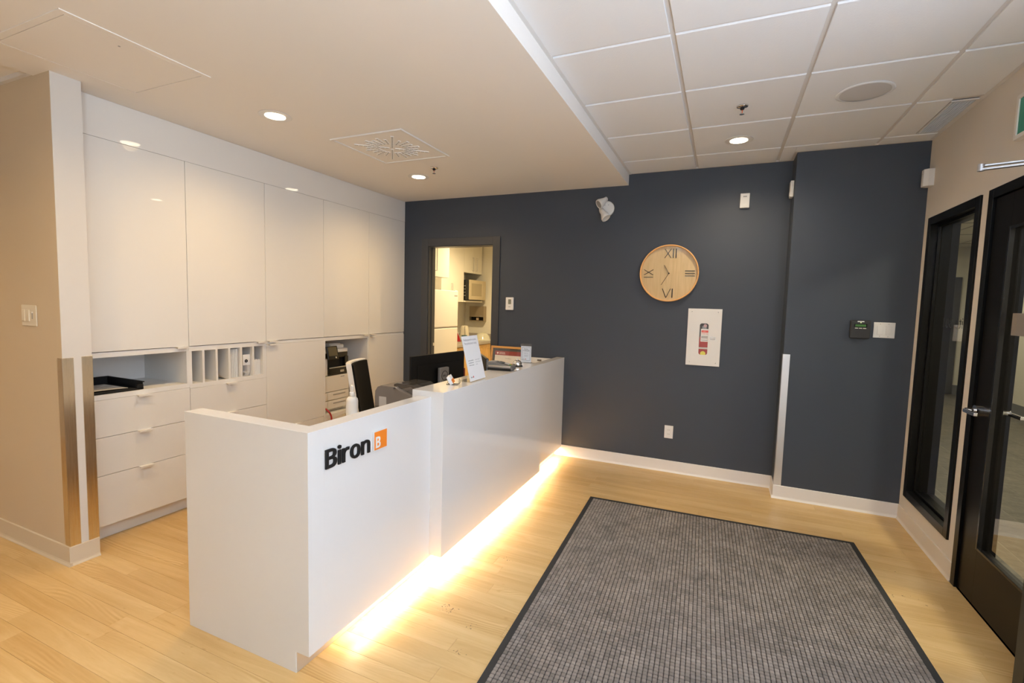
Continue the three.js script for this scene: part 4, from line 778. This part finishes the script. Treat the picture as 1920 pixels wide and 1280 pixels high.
{
  const fr = structGroup('trim_door_frame', 'black steel entrance door frame');
  const X0 = XR - 0.012, X1 = XR + 0.15;
  part(fr, 'frame_jamb', bx(X0, X1, 0.0, DR.y1, DR.z0, DR.z0 + 0.05, 0.002), M.frameBlack); part(fr, 'frame_jamb', bx(X0, X1, 0.0, DR.y1, DR.z1 - 0.05, DR.z1, 0.002), M.frameBlack); part(fr, 'frame_head', bx(X0, X1, DR.y1 - 0.05, DR.y1, DR.z0 + 0.05, DR.z1 - 0.05, 0.002), M.frameBlack);
  const d = structGroup('door_1', 'dark brown glazed entrance door with lever handle');
  const z0 = DR.z0 + 0.054, z1 = DR.z1 - 0.054, yt = DR.y1 - 0.054, xa = XR + 0.002, xb = XR + 0.047, gz0 = 1.372, gz1 = z1 - 0.165, gy0 = 0.30, gy1 = 1.945;
  part(d, 'stile', bx(xa, xb, 0.008, yt, z0, gz0, 0.001), M.doorDark); part(d, 'stile', bx(xa, xb, 0.008, yt, gz1, z1, 0.001), M.doorDark); part(d, 'bottom_rail', bx(xa, xb, 0.008, gy0, gz0, gz1, 0.001), M.doorDark); part(d, 'top_rail', bx(xa, xb, gy1, yt, gz0, gz1, 0.001), M.doorDark);
  const b = 0.014; part(d, 'glazing_bead', [bx(xa - 0.008, xa + 0.012, gy0, gy1, gz0, gz0 + b, 0.002), bx(xa - 0.008, xa + 0.012, gy0, gy0 + b, gz0 + b, gz1, 0.002), bx(xa - 0.008, xa + 0.012, gy1 - b, gy1, gz0 + b, gz1, 0.002), bx(xa - 0.008, xa + 0.012, gy0, gy1, gz1 - b, gz1, 0.002)], M.blackGloss);
  part(d, 'pane', plain(xa + 0.022, xa + 0.0225, gy0, gy1, gz0, gz1), M.glass);
  const lever = (s, x) => { const rose = cyl(0.028, 0.028, 0.03, 36); rose.rotateZ(Math.PI / 2); rose.translate(x + s * 0.015, 1.008, 1.275); const neck = cyl(0.011, 0.011, 0.045, 20); neck.rotateZ(Math.PI / 2); neck.translate(x + s * 0.045, 1.008, 1.275); return [rose, neck, bx(Math.min(x + s * 0.058, x + s * 0.074), Math.max(x + s * 0.058, x + s * 0.074), 0.993, 1.012, 1.262, 1.39, 0.004)]; };
  part(d, 'lever_handle', lever(-1, xa), M.chrome); part(d, 'lever_handle', lever(1, xb), M.chrome);
  single('door_placard', 'small grey brown placard stuck on the entrance door glass', 'placard', bx(xa + 0.024, xa + 0.026, 1.413, 1.521, 1.413, 1.60, 0.0005), S([0.36, 0.31, 0.26], 0.7));
  const c = thing('door_closer', 'silver door closer with folded arm above the entrance door', 'door closer', [XR - 0.03, 2.10, 1.95]);
  const dull = metal([0.5, 0.5, 0.51], 0.45);
  part(c, 'housing', bx(-0.03, 0.018, -0.035, 0.03, -0.12, 0.10, 0.006), M.satinMetal);
  const el = [-0.257, 0.03, -0.15];
  part(c, 'arm', [bar(el, [0.0, 0.03, -0.06], 0.022, 0.008), (() => { const g = cyl(0.012, 0.012, 0.03, 20); g.translate(el[0], el[1] + 0.008, el[2]); return g; })()], dull);
  part(c, 'arm', bar([el[0] + 0.01, el[1] + 0.016, el[2]], [0.02, 0.05, -0.09], 0.016, 0.007), dull);
}
single('door_post', 'dark square post standing beside the entrance door', 'post', bx(4.50, 4.57, 0, 0.9, 2.04, 2.11, 0.003), S([0.03, 0.028, 0.022], 0.5));

// doorway to the kitchen
{
  const d = structGroup('door_2', 'charcoal cased doorway to the kitchen');
  const c = 0.084;
  part(d, 'casing', bx(DW.x0 - c, DW.x0, 0, DW.top + c, 0.0005, 0.014, 0.002), M.slateTrim); part(d, 'casing', bx(DW.x1, DW.x1 + c, 0, DW.top + c, 0.0005, 0.014, 0.002), M.slateTrim); part(d, 'casing', bx(DW.x0, DW.x1, DW.top, DW.top + c, 0.0005, 0.014, 0.002), M.slateTrim);
  part(d, 'jamb', [plain(DW.x0, DW.x0 + 0.012, 0, DW.top, -0.12, 0.003), plain(DW.x1 - 0.004, DW.x1, 0, DW.top, -0.12, 0.003), plain(DW.x0, DW.x1, DW.top - 0.006, DW.top, -0.12, 0.003), plain(DW.x0 + 0.012, DW.x0 + 0.022, 0, DW.top, -0.08, -0.045)], M.slateTrim);
  const k = cyl(0.018, 0.018, 0.004, 24); k.rotateZ(Math.PI / 2); k.translate(DW.x0 + 0.014, 1.02, -0.1); part(d, 'latch', k, M.satinMetal);
}

// ================================================================== FLOOR MAT
{
  const t = thing('floor_mat', 'grey brown waffle entrance mat with black rubber border', 'mat', [2.474, 0.0005, 0.915], 0.034);
  const W = 1.742, L = 2.95, b = 0.028, p = 0.0202;
  const edge = (pts) => ext(pts, 0.0045, 0.0008).rotateX(Math.PI / 2).translate(0, 0.0055, 0);
  part(t, 'rubber_border', ext([[0, 0], [W, 0], [W, L], [0, L]], 0.004, 0.001, [[[b, b], [b, L - b], [W - b, L - b], [W - b, b]]]).rotateX(Math.PI / 2).translate(0, 0.0055, 0), S([0.022, 0.022, 0.022], 0.7));
  part(t, 'backing', plain(b - 0.004, W - b + 0.004, 0.0, 0.004, b - 0.004, L - b + 0.004), S([0.055, 0.045, 0.042], 0.95));
  const nx = Math.floor((W - 2 * b) / p), nz = Math.floor((L - 2 * b) / p);
  const g = clean(new RoundedBoxGeometry(p * 0.86, 0.007, p * 0.84, 2, 0.0028)); g.translate(0, 0.0045, 0);
  const im = new THREE.InstancedMesh(g, S([1, 1, 1], 0.95, { bumpMap: fineBump, bumpScale: 0.001 }), nx * nz);
  im.name = 'waffle_pile'; im.userData.kind = 'stuff'; im.castShadow = im.receiveShadow = true;
  const m = new THREE.Matrix4(), c = new THREE.Color(), big = noise2(24, 40, 71), mid = noise2(70, 110, 72);
  let i = 0; for (let a = 0; a < nx; a++) for (let k = 0; k < nz; k++) {
    m.makeRotationY((rnd() - 0.5) * 0.12); m.setPosition(b + (a + 0.5) * (W - 2 * b) / nx + (rnd() - 0.5) * 0.001, (rnd() - 0.5) * 0.0012, b + (k + 0.5) * (L - 2 * b) / nz + (rnd() - 0.5) * 0.001);
    im.setMatrixAt(i, m);
    const v = 0.78 + 0.28 * rnd() + (big(a / nx * 24, k / nz * 40) - 0.5) * 0.3 + (mid(a / nx * 70, k / nz * 110) - 0.5) * 0.22;
    c.setRGB(0.265 * v, 0.226 * v, 0.192 * v); im.setColorAt(i, c); i++;
  }
  t.add(im);
}

{ // grit and dried smudges on the strips between desk and mat, and by the door
  const g = [], spot = (x, z, r) => { const q = new THREE.SphereGeometry(r, 6, 4); q.scale(1 + rnd(), 0.18, 0.6 + rnd() * 0.5); q.rotateY(rnd() * 3); q.translate(x, 0.0004, z); g.push(q); };
  for (const [cx, cz, n, sp] of [[2.26, 2.05, 9, 0.05], [2.19, 2.60, 26, 0.045], [2.36, 2.66, 14, 0.03], [2.40, 2.83, 12, 0.03], [4.36, 1.45, 12, 0.09], [4.30, 1.15, 4, 0.05]]) for (let i = 0; i < n; i++) spot(cx + (rnd() + rnd() - 1) * sp * 1.4, cz + (rnd() + rnd() - 1) * sp, 0.0009 + rnd() * rnd() * 0.003);
  const o = part(scene, 'floor_grit', g, S([0.16, 0.11, 0.06], 0.9)); o.userData.kind = 'stuff'; o.userData.label = 'specks of dark grit on the pale floor'; o.userData.category = 'dirt';
}

// ================================================================== KITCHEN beyond the doorway
{
  const KX = -0.675, KZ = -2.62, KY = 2.62;
  struct('floor_kitchen', plain(KX, 1.5, -0.06, 0, KZ, -0.12), S([0.62, 0.48, 0.30], 0.4));
  struct('wall_kitchen_left', plain(KX - 0.1, KX, 0, KY, KZ - 0.1, -0.12), M.kitchenWhite); struct('wall_kitchen_back', plain(KX - 0.1, 1.6, 0, KY, KZ - 0.1, KZ), M.kitchenWhite); struct('wall_kitchen_right', plain(1.5, 1.6, 0, KY, KZ, -0.12), M.kitchenWhite); struct('ceiling_kitchen', plain(KX - 0.1, 1.6, KY, KY + 0.1, KZ - 0.1, -0.12), M.whitePaint);
  const lampT = thing('downlight', 'unseen round ceiling light placed to light the kitchen', 'ceiling light', [0.5, KY, -1.3], 0, 'recessed ceiling downlights');  // lamp out of view, placed to light the kitchen
  const l = cyl(0.09, 0.09, 0.004, 40); l.translate(0, -0.0035, 0); part(lampT, 'lamp_lens', l, glow(new THREE.Color().setRGB(1, 0.85, 0.6), 4));
  const s = new THREE.SpotLight(new THREE.Color().setRGB(1, 0.76, 0.42), KITCHEN, 0, 1.45, 1, 2); s.position.set(0.5, KY - 0.012, -1.3); s.target.position.set(0.5, 0, -1.3); s.castShadow = true; s.shadow.radius = 5; s.name = 'unseen_kitchen_lamp'; scene.add(s, s.target);
  // fridge
  const f = thing('fridge', 'white two door fridge inside the kitchen', 'fridge', [-0.35, 0, -0.99]);
  const white = S([0.82, 0.79, 0.72], 0.3);
  part(f, 'body', bx(-0.31, 0.24, 0.03, 1.66, -0.31, 0.33, 0.006), white);
  part(f, 'freezer_door', bx(0.245, 0.30, 1.17, 1.665, -0.315, 0.335, 0.012), white); part(f, 'fridge_door', bx(0.245, 0.30, 0.06, 1.155, -0.315, 0.335, 0.012), white);
  part(f, 'badge', bx(0.299, 0.3015, 1.585, 1.605, -0.29, -0.21, 0.0006), M.midGrey); part(f, 'door_gap', plain(0.235, 0.285, 1.15, 1.175, -0.3, 0.32), M.midGrey); part(f, 'foot', bx(-0.28, 0.22, 0, 0.03, -0.28, 0.3, 0.002), M.black);
  part(f, 'hinge', bx(0.25, 0.28, 1.662, 1.675, -0.31, -0.26, 0.002), white);
  // wall cupboards
  const pull = (o, x, y0, y1, z) => wpart(o, 'handle', [bar([x, y0, z], [x + 0.028, y0, z], 0.009, 0.009), bar([x, y1, z], [x + 0.028, y1, z], 0.009, 0.009), bar([x + 0.028, y0 - 0.005, z], [x + 0.028, y1 + 0.005, z], 0.009, 0.009)], M.satinMetal);
  const cup = (name, label, x1, y0, y1, za, zb, splits, handles) => { const o = thing(name, label, 'cabinet', [(KX + x1) / 2, y0, (za + zb) / 2], 0, 'kitchen cupboards'); wpart(o, 'body', plain(KX + 0.001, x1 - 0.021, y0, y1, za, zb), M.kitchenWhite); for (let i = 0; i < splits; i++) { const a = za + (zb - za) * i / splits, b = za + (zb - za) * (i + 1) / splits; const d = wpart(o, 'door', bx(x1 - 0.02, x1, y0 + 0.002, y1 - 0.002, a + 0.0015, b - 0.0015, 0.0012), M.kitchenWhite); if (handles[i]) pull(d, x1, ...handles[i]); } return o; };
  cup('wall_cupboard', 'deep white kitchen cupboard over the fridge', -0.02, 1.825, KY - 0.02, -1.0, -0.36, 1, [[1.9, 2.2, -0.66]]);
  cup('wall_cupboard', 'tall white kitchen cupboard between fridge and microwave', -0.36, 1.515, KY - 0.02, -2.0, -1.35, 1, [[1.62, 1.78, -1.62]]);
  cup('wall_cupboard', 'short white kitchen cupboard above the microwave', -0.36, 1.975, KY - 0.02, -2.6, -2.002, 2, [[2.02, 2.22, -2.38], [2.02, 2.22, -2.265]]);
  single('microwave_shelf', 'white shelf under the microwave', 'shelf', [bx(KX + 0.001, -0.34, 1.515, 1.54, -2.6, -2.002, 0.002)], M.kitchenWhite);
  const mw = thing('microwave', 'cream and black microwave oven on the kitchen shelf', 'microwave', [-0.42, 1.5405, -2.29]);
  part(mw, 'casing', bx(-0.2, 0.135, 0.012, 0.325, -0.27, 0.27, 0.006), M.blackGloss);
  const tan = S([0.50, 0.42, 0.28], 0.35); const md = part(mw, 'door', bx(0.135, 0.162, 0.014, 0.323, -0.17, 0.268, 0.006), tan); part(md, 'door_window', bx(0.161, 0.1635, 0.075, 0.27, -0.12, 0.225, 0.002), S([0.36, 0.30, 0.19], 0.2)); part(mw, 'control_panel', bx(0.135, 0.160, 0.014, 0.323, -0.268, -0.174, 0.004), tan);
  part(mw, 'foot', bx(-0.15, 0.1, 0, 0.013, -0.22, 0.22, 0.002), M.black);
  for (let i = 0; i < 4; i++) part(mw, 'vent', bx(-0.02, 0.08, 0.07 + i * 0.05, 0.085 + i * 0.05, 0.268, 0.2715, 0.002), M.satinMetal);
  // base units and counter
  const bu = thing('base_cupboard', 'maple kitchen base cupboard under the counter', 'cabinet', [-0.38, 0, -1.97]);
  wpart(bu, 'body', plain(KX + 0.001, -0.125, 0.0, 0.86, -2.6, -1.33), M.wood);
  for (let i = 0; i < 3; i++) { const a = -2.6 + i * 0.4233, b = a + 0.4233; const d = wpart(bu, 'door', [bx(-0.125, -0.105, 0.1, 0.85, a + 0.002, b - 0.002, 0.002)], M.wood); wpart(d, 'door_panel', [bx(-0.106, -0.1, 0.1, 0.17, a + 0.002, b - 0.002, 0.001), bx(-0.106, -0.1, 0.78, 0.85, a + 0.002, b - 0.002, 0.001), bx(-0.106, -0.1, 0.17, 0.78, a + 0.002, a + 0.07, 0.001), bx(-0.106, -0.1, 0.17, 0.78, b - 0.07, b - 0.002, 0.001)], M.wood); }
  const ct = thing('kitchen_counter', 'grey brown laminate kitchen counter with low backsplash', 'counter', [-0.38, 0.86, -1.97]);
  wpart(ct, 'worktop', bx(KX + 0.001, -0.08, 0.861, 0.9, -2.618, -1.33, 0.004), M.counterTop); wpart(ct, 'backsplash', [bx(KX + 0.001, KX + 0.02, 0.9, 1.0, -2.618, -1.33, 0.002), bx(KX + 0.02, -0.08, 0.9, 1.0, -2.618, -2.6, 0.002)], M.counterTop);
  // towel dispenser
  const td = thing('towel_dispenser', 'brushed metal paper towel dispenser on the kitchen wall', 'dispenser', [-0.405, 1.205, KZ]);
  const bronze = S([0.34, 0.28, 0.20], 0.35, { metalness: 0.5 });
  part(td, 'body', [bx(-0.135, 0.135, 0.07, 0.25, 0.001, 0.1, 0.006), bx(-0.134, 0.134, 0.001, 0.1, 0.0015, 0.03, 0.002), bx(-0.1345, -0.128, 0.002, 0.075, 0.002, 0.0995, 0.001), bx(0.128, 0.1345, 0.002, 0.075, 0.002, 0.0995, 0.001), bx(-0.134, 0.134, 0.0005, 0.012, 0.0025, 0.099, 0.003)], bronze);
  part(td, 'opening', plain(-0.127, 0.127, 0.012, 0.07, 0.03, 0.035), M.black); part(td, 'paper_towel', bx(-0.02, 0.02, 0.015, 0.06, 0.04, 0.07, 0.006), S([0.6, 0.45, 0.3], 0.9)); part(td, 'badge', bx(0.06, 0.1, 0.08, 0.092, 0.0995, 0.1015, 0.0005), M.midGrey);
  // kettle
  const kt = thing('kettle', 'cream electric kettle on the kitchen counter', 'kettle', [-0.50, 0.9005, -2.30], -0.9);
  part(kt, 'body', lathe([[0, 0], [0.078, 0], [0.08, 0.01], [0.074, 0.1], [0.062, 0.2], [0.055, 0.222], [0.04, 0.232], [0, 0.236]]), S([0.78, 0.73, 0.60], 0.3)); part(kt, 'spout', bar([-0.05, 0.19, 0], [-0.085, 0.218, 0], 0.04, 0.03), S([0.78, 0.73, 0.60], 0.3)); part(kt, 'handle', tube([[0.055, 0.215, 0], [0.095, 0.22, 0], [0.118, 0.17, 0], [0.115, 0.09, 0], [0.078, 0.05, 0]], 0.012, 24, 10), S([0.78, 0.73, 0.60], 0.3)); part(kt, 'level_window', bx(-0.004, 0.004, 0.06, 0.16, 0.065, 0.077, 0.002), M.midGrey);
  // dome cover
  const dm = thing('food_cover', 'pale dome shaped food cover on the kitchen counter', 'food cover', [-0.243, 0.9012, -2.44]);
  part(dm, 'dome', lathe([[0.15, 0], [0.152, 0.006], [0.14, 0.012], [0.125, 0.03], [0.11, 0.075], [0.075, 0.108], [0.03, 0.122], [0, 0.124]]), S([0.62, 0.60, 0.48], 0.15)); part(dm, 'plate', lathe([[0, 0], [0.155, 0], [0.155, 0.005], [0, 0.005]]), M.kitchenWhite);
  const mug = thing('mug', 'teal mug on the kitchen counter', 'mug', [-0.33, 0.9005, -1.99]);
  part(mug, 'cup', lathe([[0, 0], [0.036, 0], [0.04, 0.008], [0.044, 0.1], [0.04, 0.1], [0.036, 0.01], [0, 0.008]]), S([0.10, 0.19, 0.19], 0.25)); part(mug, 'handle', tube([[0.04, 0.085, 0], [0.07, 0.08, 0], [0.072, 0.04, 0], [0.038, 0.025, 0]], 0.006, 20, 8), S([0.10, 0.19, 0.19], 0.25));
  const box = thing('tea_box', 'small red and white carton leaning on the kitchen counter', 'box', [-0.42, 0.9005, -1.93], 0.5);
  part(box, 'carton', (() => { const g = ext([[-0.06, 0], [0.06, 0], [0.0, 0.14]], 0.07, 0.002); g.translate(0, 0.002, -0.035); return g; })(), M.red); part(box, 'lid_flap', bar([0.006, 0.14, 0], [0.05, 0.06, 0], 0.06, 0.003), M.paper);
}

// ================================================================== CORRIDOR beyond the entrance
{
  const X0 = XR + 0.14, X1 = 7.55, Z0 = -7.3, Z1 = 3.4, H = 2.81;
  const fl = structGroup('floor_corridor', 'grey rectangular corridor floor tiles');
  part(fl, 'grout_bed', plain(X0, X1, -0.06, -0.002, Z0, Z1), M.grout);
  const tones = [[0.5, 0.48, 0.42], [0.46, 0.44, 0.39], [0.53, 0.5, 0.44]].map((c) => S(c, 0.4, { map: tileStone }));
  let row = 0; for (let x = 4.815; x < X1; x += 0.3085, row++) for (let z = Z0 + (row % 2) * 0.305 - 0.305; z < Z1; z += 0.61) { const a = Math.max(z, Z0), b = Math.min(z + 0.61, Z1); if (b - a < 0.05) continue; part(fl, 'tile', slab(x + 0.0018, Math.min(x + 0.3067, X1), -0.01, 0, a + 0.0018, b - 0.0018, 0.0008, [rnd(), rnd()]), tones[Math.floor(rnd() * 3)]); }
  struct('wall_corridor_end', plain(X0, X1, 0, H, Z0 - 0.1, Z0), M.corridorPaint); struct('wall_corridor_side', plain(X1, X1 + 0.1, 0, H, Z0, Z1), M.corridorPaint); struct('wall_corridor_near', plain(X0, X1, 0, H, Z1, Z1 + 0.1), M.corridorPaint); struct('wall_corridor_inner', plain(X0 - 0.14, X0, 0, H, Z0, -0.12), M.corridorPaint);
  struct('baseboard_corridor', [plain(X0, X1, 0, 0.18, Z0, Z0 + 0.012), plain(X1 - 0.012, X1, 0, 0.18, Z0, Z1)], M.darkTile);
  const c = structGroup('ceiling_corridor'); part(c, 'ceiling_board', plain(X0 - 0.14, X1 + 0.1, H, H + 0.1, Z0 - 0.1, Z1 + 0.1), S([0.55, 0.52, 0.44], 0.8));
  for (let z = Z0 + 0.6; z < Z1; z += 1.22) part(c, 'cross_tee', plain(X0, X1, H - 0.004, H, z - 0.012, z + 0.012), M.darkTile); for (let x = X0 + 0.6; x < X1; x += 0.61) part(c, 'main_tee', plain(x - 0.012, x + 0.012, H - 0.004, H, Z0, Z1), S([0.3, 0.28, 0.24], 0.6));
  const d = structGroup('door_3', 'dark corridor door with lever'); part(d, 'leaf', bx(6.55, 7.46, 0.01, 2.245, Z0 + 0.001, Z0 + 0.045, 0.002), S([0.03, 0.03, 0.028], 0.4)); part(d, 'door_handle', bx(7.30, 7.32, 1.0, 1.25, Z0 + 0.045, Z0 + 0.08, 0.004), M.satinMetal);
  const sp = thing('sprinkler', 'pendant sprinkler on the corridor ceiling', 'sprinkler', [6.9, H, -4.9], 0, 'ceiling sprinklers'); part(sp, 'escutcheon', lathe([[0.02, -0.014], [0.07, -0.008], [0.072, -0.0005], [0.02, -0.0005]], 24), M.darkTile); part(sp, 'stem', lathe([[0, -0.0005], [0.02, -0.0005], [0.02, -0.1], [0, -0.1]], 16), M.darkTile); part(sp, 'deflector', (() => { const g = cyl(0.04, 0.04, 0.004, 18); g.translate(0, -0.1, 0); return g; })(), M.darkTile);
  for (const [z, where] of [[-5.2, 'at the far corridor end'], [-1.6, 'halfway along the corridor'], [1.6, 'outside the entrance door']]) {  // panels out of view that light the corridor behind the glass
    const t = thing('unseen_corridor_light', 'unseen flat ceiling light panel ' + where, 'ceiling light', [6.0, H, z], 0, 'unseen corridor light panels'); part(t, 'frame', plain(-0.3, 0.3, -0.012, -0.0005, -0.3, 0.3), M.tee); part(t, 'lamp_panel', plain(-0.28, 0.28, -0.015, -0.0122, -0.28, 0.28), glow(new THREE.Color().setRGB(1, 0.93, 0.72), 1.2));
    const r = new THREE.RectAreaLight(new THREE.Color().setRGB(1, 0.92, 0.68), CORRIDOR, 0.56, 0.56); r.position.set(6.0, H - 0.02, z); r.rotation.set(-Math.PI / 2, 0, 0); r.name = 'unseen_corridor_panel'; scene.add(r);
  }
}

renderer.render(scene, camera);
